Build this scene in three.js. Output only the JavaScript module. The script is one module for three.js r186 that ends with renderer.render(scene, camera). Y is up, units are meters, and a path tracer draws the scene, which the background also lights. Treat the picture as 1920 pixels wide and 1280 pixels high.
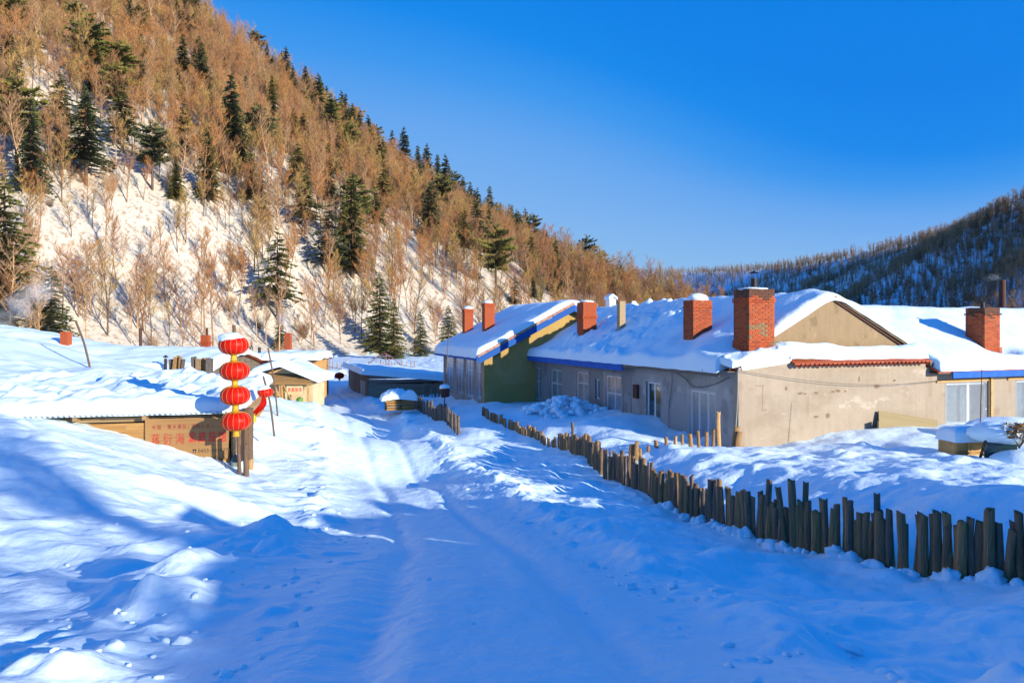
import * as THREE from 'three';
import { ImprovedNoise } from 'three/addons/math/ImprovedNoise.js';
import { mergeGeometries } from 'three/addons/utils/BufferGeometryUtils.js';
import { MarchingCubes } from 'three/addons/objects/MarchingCubes.js';

// ---------------------------------------------------------------- camera, sky, sun, exposure
const scene = new THREE.Scene();
const EYE = 5.6, FOCAL = 1280, CX = 960, CY = 620;
const camera = new THREE.PerspectiveCamera(2 * Math.atan(640 / FOCAL) * 180 / Math.PI, 1.5, 0.1, 6000);
camera.position.set(0, EYE, 0);
camera.lookAt(0, EYE, -10);
camera.setViewOffset(1920, 1280, 0, 640 - CY, 1920, 1280);
scene.add(camera);

const EXPOSURE = 1.64;
const renderer = new THREE.WebGLRenderer({ antialias: true });
renderer.toneMapping = THREE.LinearToneMapping;
renderer.toneMappingExposure = EXPOSURE;
renderer.shadowMap.enabled = true;

const clamp = (v, a, b) => Math.min(b, Math.max(a, v));
const lerp = (a, b, t) => a + (b - a) * t;
const sstep = (a, b, v) => { const t = clamp((v - a) / (b - a), 0, 1); return t * t * (3 - 2 * t); };

const SUN_EL = 14.5 * Math.PI / 180, SUN_AZ = new THREE.Vector2(.8, .6).normalize();
const SUN = new THREE.Vector3(SUN_AZ.x * Math.cos(SUN_EL), Math.sin(SUN_EL), SUN_AZ.y * Math.cos(SUN_EL));
{ // deep blue winter sky: paler toward the horizon, deepest at a right angle to the sun as clear air is
  const W = 1024, Hh = 512, data = new Float32Array(W * Hh * 4);
  const stops = [[-90, .03, .1, .25], [-4, .26, .5, .8], [0, .32, .56, .85], [7.5, .25, .5, .85], [13, .19, .44, .87], [18, .13, .385, .87], [22.5, .045, .315, .86], [27, .004, .25, .84], [32, .001, .22, .82], [40, 0, .21, .8], [90, 0, .2, .79]];
  for (let j = 0; j < Hh; j++) {
    const lat = (j + .5) / Hh * 180 - 90;
    for (let i = 0; i < W; i++) {
      const lon = (i + .5) / W * 2 * Math.PI - Math.PI, cl = Math.cos(lat * Math.PI / 180); // three.js: u = atan2(z, x) / 2pi + 0.5
      const g = cl * Math.cos(lon) * SUN.x + Math.sin(lat * Math.PI / 180) * SUN.y + cl * Math.sin(lon) * SUN.z;
      const el = lat < 0 ? lat : lat + 15 * Math.exp(-g * g / .13) * sstep(0, 14, lat);
      let k = 0; while (k < stops.length - 2 && stops[k + 1][0] < el) k++;
      const a = stops[k], b = stops[k + 1], t = clamp((el - a[0]) / (b[0] - a[0]), 0, 1), o = (j * W + i) * 4;
      for (let c = 0; c < 3; c++) data[o + c] = lerp(a[c + 1], b[c + 1], t) / EXPOSURE;
      data[o + 3] = 1;
    }
  }
  const sky = new THREE.DataTexture(data, W, Hh, THREE.RGBAFormat, THREE.FloatType);
  sky.mapping = THREE.EquirectangularReflectionMapping;
  sky.magFilter = THREE.LinearFilter; sky.minFilter = THREE.LinearFilter;
  sky.wrapS = THREE.RepeatWrapping; sky.needsUpdate = true;
  scene.background = sky; scene.environment = sky;
}
const sun = new THREE.DirectionalLight(new THREE.Color().setRGB(1, .88, .7), 5);
sun.target.position.set(0, 0, -60); sun.position.copy(SUN).multiplyScalar(300).add(sun.target.position);
sun.castShadow = true; sun.shadow.mapSize.set(4096, 4096);
Object.assign(sun.shadow.camera, { left: -260, right: 260, top: 260, bottom: -260, near: 1, far: 1400 });
scene.add(sun, sun.target);

// ---------------------------------------------------------------- helpers
function rng(seed) { let a = seed >>> 0; return () => { a = (a + 0x6D2B79F5) >>> 0; let t = a; t = Math.imul(t ^ (t >>> 15), t | 1); t ^= t + Math.imul(t ^ (t >>> 7), t | 61); return ((t ^ (t >>> 14)) >>> 0) / 4294967296; }; }
const perlin = new ImprovedNoise();
const noise = (x, y, z = 0) => perlin.noise(x + 100.37, y + 57.11, z + 13.7);
function fbm(x, y, oct = 4, z = 0) { let s = 0, a = .5, f = 1; for (let i = 0; i < oct; i++) { s += a * noise(x * f, y * f, z + i * 7.3); a *= .5; f *= 2.03; } return s; }
const used = new Map();
function numbered(n) { const k = used.get(n) || 0; used.set(n, k + 1); return k ? `${n}_${String(k).padStart(3, '0')}` : n; }
function tag(o, label, category, group, kind) { o.userData = { label, category }; if (group) o.userData.group = group; if (kind) o.userData.kind = kind; return o; }
function thing(name, label, category, pos = [0, 0, 0], turn = 0, group) {
  const o = new THREE.Group(); o.name = numbered(name); o.position.set(...pos); o.rotation.y = turn; scene.add(o);
  return tag(o, label, category, group);
}
function mesh(name, geo, mat, parent) {
  const m = new THREE.Mesh(geo, mat); m.name = parent ? name : numbered(name);
  m.castShadow = m.receiveShadow = true; (parent || scene).add(m); return m;
}
function solo(name, geo, mat, label, category, pos = [0, 0, 0], turn = 0, group) {
  const m = mesh(name, geo, mat); m.position.set(...pos); m.rotation.y = turn; return tag(m, label, category, group);
}
// box-projected uv in metres
function boxUV(g) {
  const geo = g.index ? g.toNonIndexed() : g;
  if (!geo.attributes.normal) geo.computeVertexNormals();
  const p = geo.attributes.position.array, n = p.length / 3, uv = new Float32Array(n * 2);
  for (let i = 0; i < n; i += 3) {
    const o = i * 3;
    const ax = p[o + 3] - p[o], ay = p[o + 4] - p[o + 1], az = p[o + 5] - p[o + 2], bx = p[o + 6] - p[o], by = p[o + 7] - p[o + 1], bz = p[o + 8] - p[o + 2];
    const nx = Math.abs(ay * bz - az * by), ny = Math.abs(az * bx - ax * bz), nz = Math.abs(ax * by - ay * bx);
    for (let k = 0; k < 3; k++) {
      const q = o + k * 3, w = (i + k) * 2;
      if (nx >= ny && nx >= nz) { uv[w] = p[q + 2]; uv[w + 1] = p[q + 1]; }
      else if (ny >= nz) { uv[w] = p[q]; uv[w + 1] = p[q + 2]; }
      else { uv[w] = p[q]; uv[w + 1] = p[q + 1]; }
    }
  }
  geo.setAttribute('uv', new THREE.BufferAttribute(uv, 2));
  for (const k of Object.keys(geo.attributes)) if (!['position', 'normal', 'uv', 'color'].includes(k)) geo.deleteAttribute(k);
  return geo;
}
const join = (list) => mergeGeometries(list.map(g => { const q = g.index ? g.toNonIndexed() : g; if (!q.attributes.uv) boxUV(q); return q; }), false);
function box(x0, x1, y0, y1, z0, z1) { const g = new THREE.BoxGeometry(x1 - x0, y1 - y0, z1 - z0); g.translate((x0 + x1) / 2, (y0 + y1) / 2, (z0 + z1) / 2); return boxUV(g); }
const V = (x, y, z) => new THREE.Vector3(x, y, z);
function bar(a, b, w, h = w) { // square bar between two points
  const A = V(...a), B = V(...b), g = new THREE.BoxGeometry(w, A.distanceTo(B), h);
  boxUV(g); const q = boxUV(g);
  q.applyQuaternion(new THREE.Quaternion().setFromUnitVectors(V(0, 1, 0), B.clone().sub(A).normalize()));
  q.translate((A.x + B.x) / 2, (A.y + B.y) / 2, (A.z + B.z) / 2); return q;
}
function rod(a, b, r0, r1 = r0, n = 8) {
  const A = V(...a), B = V(...b), L = A.distanceTo(B), g = new THREE.CylinderGeometry(r1, r0, L, n, 1);
  const u = g.attributes.uv.array; for (let i = 0; i < u.length; i += 2) { u[i] *= 6.28 * r0; u[i + 1] *= L; }
  g.applyQuaternion(new THREE.Quaternion().setFromUnitVectors(V(0, 1, 0), B.clone().sub(A).normalize()));
  g.translate((A.x + B.x) / 2, (A.y + B.y) / 2, (A.z + B.z) / 2); return g.toNonIndexed();
}
function tubeGeo(pts, r, n = 6, seg = 24) {
  const c = new THREE.CatmullRomCurve3(pts.map(p => V(...p)));
  return new THREE.TubeGeometry(c, seg, r, n, false).toNonIndexed();
}
// a prism: polygon in (x,y), extruded from z0 to z1
function prism(poly, z0, z1, holes = []) {
  const s = new THREE.Shape(poly.map(p => new THREE.Vector2(p[0], p[1])));
  for (const h of holes) s.holes.push(new THREE.Path(h.map(p => new THREE.Vector2(p[0], p[1]))));
  const g = new THREE.ExtrudeGeometry(s, { depth: z1 - z0, bevelEnabled: false }); g.translate(0, 0, z0); return boxUV(g);
}
const rectHole = (a, b, c, d) => [[a, c], [a, d], [b, d], [b, c]];
// turn an (along, y, depth) wall into the plane x = 0 running toward -z
const toSide = (g) => { g.rotateY(Math.PI / 2); return boxUV(g); };
function interp(table, t) { // cubic through [t, v]
  const n = table.length; if (t <= table[0][0]) return table[0][1]; if (t >= table[n - 1][0]) return table[n - 1][1];
  let i = 0; while (table[i + 1][0] < t) i++;
  const g = k => { k = clamp(k, 0, n - 1); const a = table[Math.max(0, k - 1)], b = table[Math.min(n - 1, k + 1)]; return (b[1] - a[1]) / (b[0] - a[0]); };
  const [t0, v0] = table[i], [t1, v1] = table[i + 1], w = t1 - t0, s = (t - t0) / w;
  const h = s * s * (3 - 2 * s), a = s * (1 - s) * (1 - s) * w, b = -s * s * (1 - s) * w;
  return v0 * (1 - h) + v1 * h + a * g(i) + b * g(i + 1);
}

// ---------------------------------------------------------------- textures and materials
function lattice(period, seed) { const r = rng(seed), t = new Float32Array(period * period); for (let i = 0; i < t.length; i++) t[i] = r(); return (u, v) => {
  const x = u * period, y = v * period, i = Math.floor(x), j = Math.floor(y), fx = x - i, fy = y - j, sx = fx * fx * (3 - 2 * fx), sy = fy * fy * (3 - 2 * fy);
  const m = k => ((k % period) + period) % period, q = (a, b) => t[m(b) * period + m(a)];
  return lerp(lerp(q(i, j), q(i + 1, j), sx), lerp(q(i, j + 1), q(i + 1, j + 1), sx), sy); }; }
function layered(period, seed, oct = 4, gain = .5) { const L = []; for (let i = 0; i < oct; i++) L.push(lattice(period << i, seed + i * 31)); return (u, v) => { let s = 0, a = 1, w = 0; for (const f of L) { s += a * f(u, v); w += a; a *= gain; } return s / w; }; }
function tex(size, f, srgb = true, repeat = 1, h = size) {
  const d = new Uint8Array(size * h * 4);
  for (let j = 0; j < h; j++) for (let i = 0; i < size; i++) {
    let c = f(i / size, j / h); if (typeof c === 'number') c = [c, c, c];
    const o = (j * size + i) * 4; for (let k = 0; k < 3; k++) d[o + k] = clamp(Math.round(c[k] * 255), 0, 255); d[o + 3] = 255;
  }
  const t = new THREE.DataTexture(d, size, h, THREE.RGBAFormat); t.wrapS = t.wrapT = THREE.RepeatWrapping;
  t.magFilter = THREE.LinearFilter; t.minFilter = THREE.LinearMipmapLinearFilter; t.generateMipmaps = true;
  if (srgb) t.colorSpace = THREE.SRGBColorSpace; if (Array.isArray(repeat)) t.repeat.set(...repeat); else t.repeat.set(repeat, repeat); t.needsUpdate = true; return t;
}
const lin = (c) => c <= .0031308 ? c * 12.92 : 1.055 * Math.pow(c, 1 / 2.4) - .055; // linear albedo -> stored sRGB
const col = (r, g, b) => new THREE.Color().setRGB(r, g, b);
function mat(o) { const { rgb, ...rest } = o; const m = (rest.physical ? (delete rest.physical, new THREE.MeshPhysicalMaterial()) : new THREE.MeshStandardMaterial()); if (rgb) m.color = col(...rgb); m.roughness = .85; Object.assign(m, rest); return m; }
// a colour map that mixes two linear colours by a noise
function mottled(a, b, period, seed, repeat, contrast = 1, oct = 4, stretch) {
  const f = layered(period, seed, oct, .6);
  return tex(256, (u, v) => { const t = clamp((f(u, v) - .5) * 2.2 * contrast + .5, 0, 1); return [0, 1, 2].map(k => lin(lerp(a[k], b[k], t))); }, true, repeat);
}
const nSnow = layered(8, 5, 5, .62), nFine = layered(32, 9, 3, .6);
const snowBump = tex(512, (u, v) => nSnow(u, v) * .75 + nFine(u, v) * .25, false, 1 / 2.3);
const roadF = layered(16, 77, 4, .65), streakF = lattice(64, 79);
const roadG = layered(5, 78, 6, .7);
const roadBump = tex(512, (u, v) => roadG(u, v) * .8 + roadF(v, u) * .2, false, 1 / 2.9);
const snow = mat({ rgb: [.66, .82, .9], roughness: .62, bumpMap: snowBump, bumpScale: .03 });
const roofSnow = mat({ rgb: [.66, .82, .9], roughness: .65, bumpMap: snowBump, bumpScale: .025 });
const roadSnow = mat({ rgb: [.64, .8, .89], roughness: .5, bumpMap: roadBump, bumpScale: .05 });
const litterF = layered(16, 301, 5, .68);
const hillSnow = mat({ map: tex(512, (u, v) => { const t = sstep(.46, .72, litterF(u, v)); return [0, 1, 2].map(k => lin(lerp([.54, .5, .43][k], [.32, .25, .17][k], t))); }, true, 1 / 8.3), roughness: .8, bumpMap: snowBump, bumpScale: .08 });
const farSnow = mat({ rgb: [.7, .78, .86], roughness: .9 });
const woodTex = (a, b, seed, rep) => { const f = layered(4, seed, 4, .6), g = lattice(64, seed + 3), kn = lattice(6, seed + 5); return tex(256, (u, v) => { const w = f(u * 1, v) * .06; const t = clamp(g(u * .06 + w * .2, v + w) * .6 + f(u * .5, v * 2) * .6 - .1 + (kn(u, v) > .88 ? .5 : 0), 0, 1); return [0, 1, 2].map(k => lin(lerp(a[k], b[k], t))); }, true, rep); };
const grainBump = (() => { const g = lattice(128, 4); return tex(256, (u, v) => g(u * .08, v), false, 1); })();
const plankWood = [[[.5, .3, .1], [.25, .12, .03], 11], [[.42, .24, .08], [.2, .1, .03], 12], [[.36, .25, .13], [.2, .13, .07], 13]].map(([a, b, s]) => mat({ map: woodTex(a, b, s, [.5, 1.1]), roughness: .75, bumpMap: grainBump, bumpScale: .004 }));
const newWood = mat({ map: woodTex([.55, .33, .11], [.38, .2, .06], 21, [1, 1]), roughness: .7 });
const greyWood = [[[.2, .17, .14], [.08, .065, .05], 31], [[.16, .13, .1], [.06, .05, .04], 32]].map(([a, b, s]) => mat({ map: woodTex(a, b, s, [1, 1]), roughness: .85, bumpMap: grainBump, bumpScale: .006 }));
// posts: grain runs along v
const postTex = (a, b, seed) => { const f = layered(4, seed, 4, .6), g = lattice(48, seed + 3); return tex(256, (u, v) => { const t = clamp(g(u, v * .12 + f(u, v) * .1) * .7 + f(u * 2, v) * .7 - .2, 0, 1); return [0, 1, 2].map(k => lin(lerp(a[k], b[k], t))); }, true, [2, 1]); };
const postBump = (() => { const g = lattice(48, 8); return tex(256, (u, v) => g(u, v * .1), false, [2, 1]); })();
const postWood = [[[.4, .25, .11], [.15, .09, .05], 41], [[.32, .2, .1], [.12, .075, .045], 42], [[.46, .28, .11], [.22, .12, .05], 43], [[.24, .18, .12], [.09, .07, .055], 44]].map(([a, b, s]) => mat({ map: postTex(a, b, s), roughness: .85, bumpMap: postBump, bumpScale: .012 }));
const barkMat = mat({ map: postTex([.16, .1, .06], [.07, .045, .03], 45), roughness: .9 });
const cutWood = mat({ map: mottled([.5, .33, .14], [.34, .2, .08], 8, 46, 3), roughness: .8 });
function plasterTex(base, stain, pale, seed, rep) {
  const f = layered(4, seed, 5, .6), d = lattice(48, seed + 2), g = layered(16, seed + 9, 4, .7), st = layered(6, seed + 20, 3, .5);
  return tex(512, (u, v) => {
    const run = d(u, v * .05), t = clamp(f(u, v) * 1.4 - .35, 0, 1) * .5 + run * .22 + g(u, v) * .28 - .1;
    const dark = sstep(.58, .74, st(u, v)) * .6, lite = sstep(.66, .8, st(1 - u, v + .37)) * .6;
    return [0, 1, 2].map(k => { let c = lerp(base[k] * .82, base[k] * 1.16, t); c = lerp(c, stain[k], dark); c = lerp(c, pale[k], lite); return lin(c); });
  }, true, rep);
}
const plasterBump = tex(256, (u, v) => nFine(u, v) * .5 + nSnow(u, v) * .5, false, .6);
const beigePlaster = mat({ map: plasterTex([.33, .275, .21], [.22, .16, .105], [.42, .37, .3], 51, 1 / 4.7), roughness: .92, bumpMap: plasterBump, bumpScale: .008 });
const gablePlaster = mat({ map: plasterTex([.27, .195, .11], [.14, .1, .05], [.36, .29, .19], 57, 1 / 3.1), roughness: .92, bumpMap: plasterBump, bumpScale: .012 });
const greyPlaster = mat({ map: plasterTex([.24, .225, .215], [.13, .12, .115], [.33, .32, .31], 61, 1 / 4.1), roughness: .9, bumpMap: plasterBump, bumpScale: .006 });
const palePlaster = mat({ map: plasterTex([.33, .32, .31], [.19, .17, .155], [.43, .42, .41], 65, 1 / 4.3), roughness: .9, bumpMap: plasterBump, bumpScale: .006 });
const ochrePlaster = mat({ map: plasterTex([.4, .27, .08], [.34, .23, .075], [.44, .31, .12], 71, 1 / 5), roughness: .9, bumpMap: plasterBump, bumpScale: .004 });
const chip = layered(8, 81, 4, .6);
const peelF = layered(3, 83, 5, .62);
const peelBlue = mat({ map: tex(512, (u, v) => { const p = sstep(.66, .69, peelF(u, v) * .8 + chip(u, v) * .2); return [0, 1, 2].map(k => lin(lerp([.004, .075, .3][k], [.34, .33, .29][k], p))); }, true, [.21, .6]), roughness: .85 });
const bluePaint = mat({ map: mottled([.004, .08, .38], [.006, .11, .46], 8, 84, .7), roughness: .85 });
const brickMats = [[.4, .07, .016], [.35, .058, .014], [.44, .09, .022], [.24, .05, .018], [.36, .085, .026]].map((c, i) => mat({ map: mottled(c, c.map(x => x * .62), 6, 90 + i, 1.7, .9), roughness: .88 }));
const mortar = mat({ map: mottled([.24, .14, .085], [.17, .09, .05], 8, 98, 2), roughness: .95 });
const brickFlat = mat({ map: mottled([.3, .07, .025], [.22, .05, .02], 16, 99, 1), roughness: .9 });
const tileMat = mat({ map: mottled([.42, .085, .02], [.28, .05, .016], 8, 101, 1.3), roughness: .75 });
const sheet = mat({ rgb: [.55, .58, .6], metalness: .7, roughness: .35 });
const blackIron = mat({ rgb: [.022, .02, .02], roughness: .6, metalness: .4 });
const rust = mat({ map: mottled([.1, .035, .018], [.05, .02, .014], 12, 103, 2), roughness: .85 });
const whiteFrame = mat({ rgb: [.72, .74, .76], roughness: .5 });
const curtain = mat({ map: mottled([.24, .26, .26], [.13, .15, .16], 8, 105, 1.2), roughness: .95 });
const darkRoom = mat({ rgb: [.42, .4, .37], roughness: .95 });
const film = mat({ physical: true, rgb: [.9, .93, .95], transmission: .92, roughness: .14, thickness: 0, bumpMap: tex(256, (u, v) => layeredFilm(u, v), false, .9), bumpScale: .016 });
function layeredFilm(u, v) { return .5 + .3 * Math.sin((u * 3 + nSnow(u, v) * .9) * 6.283 * 2) * nSnow(v, u); }
const glass = mat({ physical: true, rgb: [.9, .94, .95], transmission: 1, roughness: .05, thickness: 0 });
const silk = mat({ physical: true, map: mottled([.52, .008, .003], [.42, .006, .003], 24, 111, 2), roughness: .4, specularIntensity: .35 });
const gold = mat({ rgb: [.62, .34, .025], roughness: .36, metalness: .35 });
const goldLine = mat({ rgb: [.6, .25, .03], roughness: .5 });
const cable = mat({ rgb: [.05, .05, .05], roughness: .7 });
const paleCable = mat({ rgb: [.45, .42, .38], roughness: .7 });
const plywood = mat({ map: woodTex([.27, .215, .11], [.21, .165, .08], 121, [.4, .5]), roughness: .8 });
const smokeMat = (op) => mat({ rgb: [.8, .84, .9], roughness: 1, transparent: true, opacity: op });
// ---------------------------------------------------------------- the lie of the land
const at = (px, py, d) => V((px - CX) / FOCAL * d, EYE - (py - CY) / FOCAL * d, -d);
const ROADX = [[-12, 1], [0, .3], [3.2, 0], [6, -.28], [10, -.8], [17, -2.26], [23, -3.9], [33, -7.0], [44, -10.7], [58, -15.6], [70, -19.8], [90, -27]];
const roadX = (d) => interp(ROADX, d);
const ctl = [ // measured points of the snow surface: [pixel x, pixel y, distance]
  [960, 1280, 3.2], [900, 1089, 6], [860, 1017, 10], [790, 956, 17], [750, 914, 23], [690, 839, 33], [650, 782, 44], [615, 740, 58], [598, 716, 70],
  [905, 778, 33], [1030, 838, 27], [1080, 845, 25], [1130, 895, 21], [1240, 945, 17], [1360, 1000, 14], [1500, 1030, 12], [1640, 1063, 10.8], [1760, 1085, 9.9], [1900, 1105, 9.2],
  [1500, 890, 16.5], [1700, 925, 13.5], [1900, 930, 11.4], [1600, 815, 25], [1385, 840, 24], [1920, 850, 22], [1750, 868, 19], [1330, 872, 19.5], [1200, 838, 22.5], [1100, 793, 28], [1170, 803, 27], [1290, 822, 26], [1050, 775, 33], [900, 757, 40], [835, 745, 48], [960, 757, 40], [980, 790, 32],
  [1300, 1200, 5], [1900, 1250, 4.6], [1600, 1150, 7], [1200, 1010, 11.5], [1100, 955, 15], [1000, 905, 19], [930, 885, 21.5], [870, 842, 27], [820, 790, 35], [765, 762, 43], [720, 790, 38],
  [150, 1100, 6], [20, 1250, 4], [100, 950, 9.5], [50, 850, 13], [300, 905, 13], [250, 862, 15.6], [120, 815, 16.0], [180, 835, 16.0], [330, 884, 16.4], [390, 896, 17.2], [420, 900, 17.9], [450, 893, 18.3], [550, 790, 25], [600, 832, 24], [620, 900, 20], [560, 960, 15], [480, 930, 15.5], [400, 990, 12], [560, 765, 33], [590, 762, 37], [510, 830, 22],
  [0, 632, 32], [150, 668, 32], [300, 702, 32], [0, 690, 27], [-250, 610, 34], [230, 700, 27], [420, 720, 31], [-100, 800, 14], [700, 690, 85], [800, 690, 95], [400, 668, 80], [900, 690, 80], [100, 660, 80],
].map(([px, py, d]) => at(px, py, d));
for (const [x, y, z] of [[40, 3.4, 10], [22, 3.4, 6], [12, 3.3, 2], [40, 1.9, -35], [18, 2.5, -12], [25, 1.9, -25], [-25, 3.9, 5], [-8, 4.1, 6], [0, 4.4, 8], [8, 3.9, 3], [-22, 3.4, -14], [-60, 3, -60], [60, 1, -80], [-45, 4.4, -34], [3, 3.75, -3], [6.3, 3, -6.2], [9, 2.9, -8], [10, 2.6, -12], [14, 1.85, -28], [14, 1.85, -35], [7, 1.5, -42]]) ctl.push(V(x, y, z));
const mq = (dx, dz) => Math.sqrt(dx * dx + dz * dz + 1.2);
const wts = (() => { // radial basis through the points
  const n = ctl.length, A = [];
  for (let i = 0; i < n; i++) { const r = new Float64Array(n + 2); for (let j = 0; j < n; j++) r[j] = mq(ctl[i].x - ctl[j].x, ctl[i].z - ctl[j].z); r[i] -= .12; r[n] = 1; r[n + 1] = ctl[i].y; A.push(r); }
  const e = new Float64Array(n + 2); for (let j = 0; j < n; j++) e[j] = 1; A.push(e);
  for (let c = 0; c <= n; c++) {
    let p = c; for (let i = c + 1; i <= n; i++) if (Math.abs(A[i][c]) > Math.abs(A[p][c])) p = i; [A[c], A[p]] = [A[p], A[c]];
    for (let i = 0; i <= n; i++) if (i !== c) { const f = A[i][c] / A[c][c]; if (f) for (let k = c; k <= n + 1; k++) A[i][k] -= f * A[c][k]; }
  }
  return A.map((r, i) => r[n + 1] / r[i]);
})();
function basin(x, z) { let s = wts[ctl.length]; for (let i = 0; i < ctl.length; i++) s += wts[i] * mq(x - ctl[i].x, z - ctl[i].z); return s; }
// left hill: a spur whose ridge falls away to the right
const E = V(.65, 0, -.76), N = V(-.76, 0, -.65), FOOT = V(-43, 0, -118);
const ridge = [[-420, 0, -60], ...[[-600, -560, 235], [0, -240, 240], [380, 42, 270], [510, 145, 285], [620, 236, 302], [760, 338, 326], [900, 432, 345], [1030, 530, 362], [1120, 590, 385], [1180, 618, 405]].map(([px, py, d]) => { const p = at(px, py, d); return [p.x, p.y, p.z]; }), [120, 6, -440], [170, 0, -480]].map(([x, y, z]) => { const v = V(x, 0, z).sub(FOOT); return [v.dot(E), v.dot(N), y]; });
ridge[0] = [ridge[1][0] - 200, ridge[1][1], ridge[1][2]];
const ridgeQ = ridge.map(r => [r[0], r[1]]), ridgeH = ridge.map(r => [r[0], r[2]]);
function leftHill(x, z) {
  const a = (x - FOOT.x) * E.x + (z - FOOT.z) * E.z, q = (x - FOOT.x) * N.x + (z - FOOT.z) * N.z;
  if (q < 0) return 0;
  const R = interp(ridgeQ, a), Hh = Math.max(0, interp(ridgeH, a));
  const s = q / R;
  let p = s < 1 ? s * (.5 + .5 * sstep(0, .16, s)) * (1 - .07 * Math.sin(s * Math.PI)) : Math.max(0, 1 - (s - 1) * 1.1 - (s - 1) * (s - 1) * .5);
  return Hh * p + (s < 1.2 ? fbm(x * .03, z * .03, 3) * 9 * sstep(0, .25, s) * sstep(1.0, .75, s) : 0) + fbm(x * .2, z * .2, 3) * 1.1 * sstep(0, .1, s);
}
// far and right-hand hills: height of the crest by bearing, at a distance by bearing
const farR = [[-40, -100, 1000], [1000, 522, 1000], [1130, 512, 1000], [1300, 510, 900], [1450, 502, 760], [1560, 484, 640], [1700, 456, 520], [1800, 440, 440], [1920, 388, 375], [2100, 300, 330], [2600, 220, 300], [4000, 200, 380]].map(([px, py, d]) => [Math.atan2((px - CX), FOCAL), d * Math.hypot(1, (px - CX) / FOCAL), EYE - (py - CY) / FOCAL * d]);
farR[0] = [-1.2, 1000, 90];
const farD = farR.map(r => [r[0], r[1]]), farH = farR.map(r => [r[0], r[2]]);
// the crest in plan: [x, z, height, breadth of the slope below it]
const crest = [[305, -30, 2, 90], [292, -170, 46, 110], [284, -270, 64, 125], ...[[1920, 374, 375, 135], [1800, 432, 440, 135], [1700, 456, 520, 140], [1560, 484, 640, 150], [1450, 502, 760, 180], [1300, 510, 900, 280], [1130, 512, 1000, 360], [1000, 522, 1000, 380]].map(([px, py, d, w]) => { const p = at(px, py, d); return [p.x, p.z, p.y, w]; }), [-400, -1000, 90, 380]];
function slopeAt(x, z) { // nearness to the crest (1 on it, 0 at the foot), its height there
  let best = 1e9, Hh = 0, W = 100;
  for (let i = 0; i < crest.length - 1; i++) { const [ax, az, ah, aw] = crest[i], [bx, bz, bh, bw] = crest[i + 1], ux = bx - ax, uz = bz - az, t = clamp(((x - ax) * ux + (z - az) * uz) / (ux * ux + uz * uz), 0, 1), d = Math.hypot(x - ax - ux * t, z - az - uz * t); if (d < best) { best = d; Hh = lerp(ah, bh, t); W = lerp(aw, bw, t); } }
  return [best / W, Hh];
}
function rightHill(x, z) {
  if (z > 30 || (x < 60 && z > -500)) return 0;
  const [q, Hh] = slopeAt(x, z), s = Math.hypot(x, z) / interp(farD, Math.atan2(x, -z)), outside = s > 1.02 || x > 330;
  if (outside) return Hh * Math.max(0, 1 - q * .35);
  if (q >= 1) return 0;
  const t = 1 - q;
  return Math.max(0, Hh * (t * .82 + t * t * .18) + fbm(x * .014, z * .014, 3) * 13 * Math.sin(Math.PI * t) + (Math.sin(z * .05 + x * .01) * .5 - .5) * 7 * Math.sin(Math.PI * t)) * sstep(0, .12, t);
}
function H(x, z) {
  const d = -z;
  const far = Math.max(sstep(58, 82, d), sstep(45, 75, Math.abs(x)), sstep(14, 30, z));
  let h = far < 1 ? basin(x, z) : 0;
  if (far > 0) h = lerp(h, .65 + (d < 0 ? 2.8 : 0), far);
  const hl = leftHill(x, z), hr = rightHill(x, z);
  h += hl + hr;
  if (d > 130 || Math.abs(x) > 70) return h + (hl + hr > 0 ? 0 : fbm(x * .1, z * .1, 2) * .3);
  const rx = x - roadX(d), ar = Math.abs(rx), road = d < 66 ? sstep(2.7, 1.7, ar) : 0, off = 1 - road;
  // drifts and hummocks of untouched snow
  const near = sstep(34, 16, d);
  const drift = fbm(x * .36, z * .4, 2, 3.1), hum = fbm(x * .95, z * .95, 2, 8.2);
  const calm = 1 - .8 * Math.exp(-(Math.pow((x + 9.5) / 3.5, 2) + Math.pow((z + 17.8) / 2, 2)));
  h += off * calm * (drift * .4 + fbm(x * 1.7, z * 1.7, 2, 27) * .1 * near + hum * .11 * (.6 + near));
  h += off * sstep(.12, .42, fbm(x * .8, z * .8, 2, 21)) * .14;
  // cast-up clods along both sides of the road
  const berm = Math.exp(-Math.pow((ar - 2.5) / .55, 2)) * (d < 66 ? 1 : 0);
  h += berm * (.1 + .42 * Math.max(0, fbm(x * 1.3, z * 1.1, 3, 5)));
  const clod = Math.max(0, fbm(x * 3.1, z * 3.1, 2, 40) - .12);
  h += clod * .22 * (berm * .9 + off * .25 * near + .12 * near);
  h += near * off * (fbm(x * 4.3, z * 4.3, 3, 71) * .045 + Math.max(0, fbm(x * 7, z * 7, 2, 73)) * .03);
  // packed road: ruts, scuffs, a few thrown lumps
  if (road > 0) {
    const cut = (c, w) => Math.exp(-Math.pow((rx - c + fbm(.7, z * .2, 2, 3) * .25) / w, 2));
    h -= road * (.085 * cut(-.78, .2) + .085 * cut(.78, .2) + .02 * cut(.2, .35));
    const tr = road * (cut(-.78, .3) + cut(.78, .3)); h += tr * (fbm(x * 9, z * 6, 2, 90) * .022 + Math.max(0, Math.sin(z * 26 + rx * 9)) * .005);
    h += road * (fbm(x * .9, z * .35, 3, 60) * .07 + fbm(x * 5, z * 1.6, 3, 61) * .022);
    h += road * sstep(.16, .4, fbm(x * 2.8, z * 2.8, 2, 66)) * .045 * sstep(.7, 1.8, ar);
  }
  return h;
}
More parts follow.
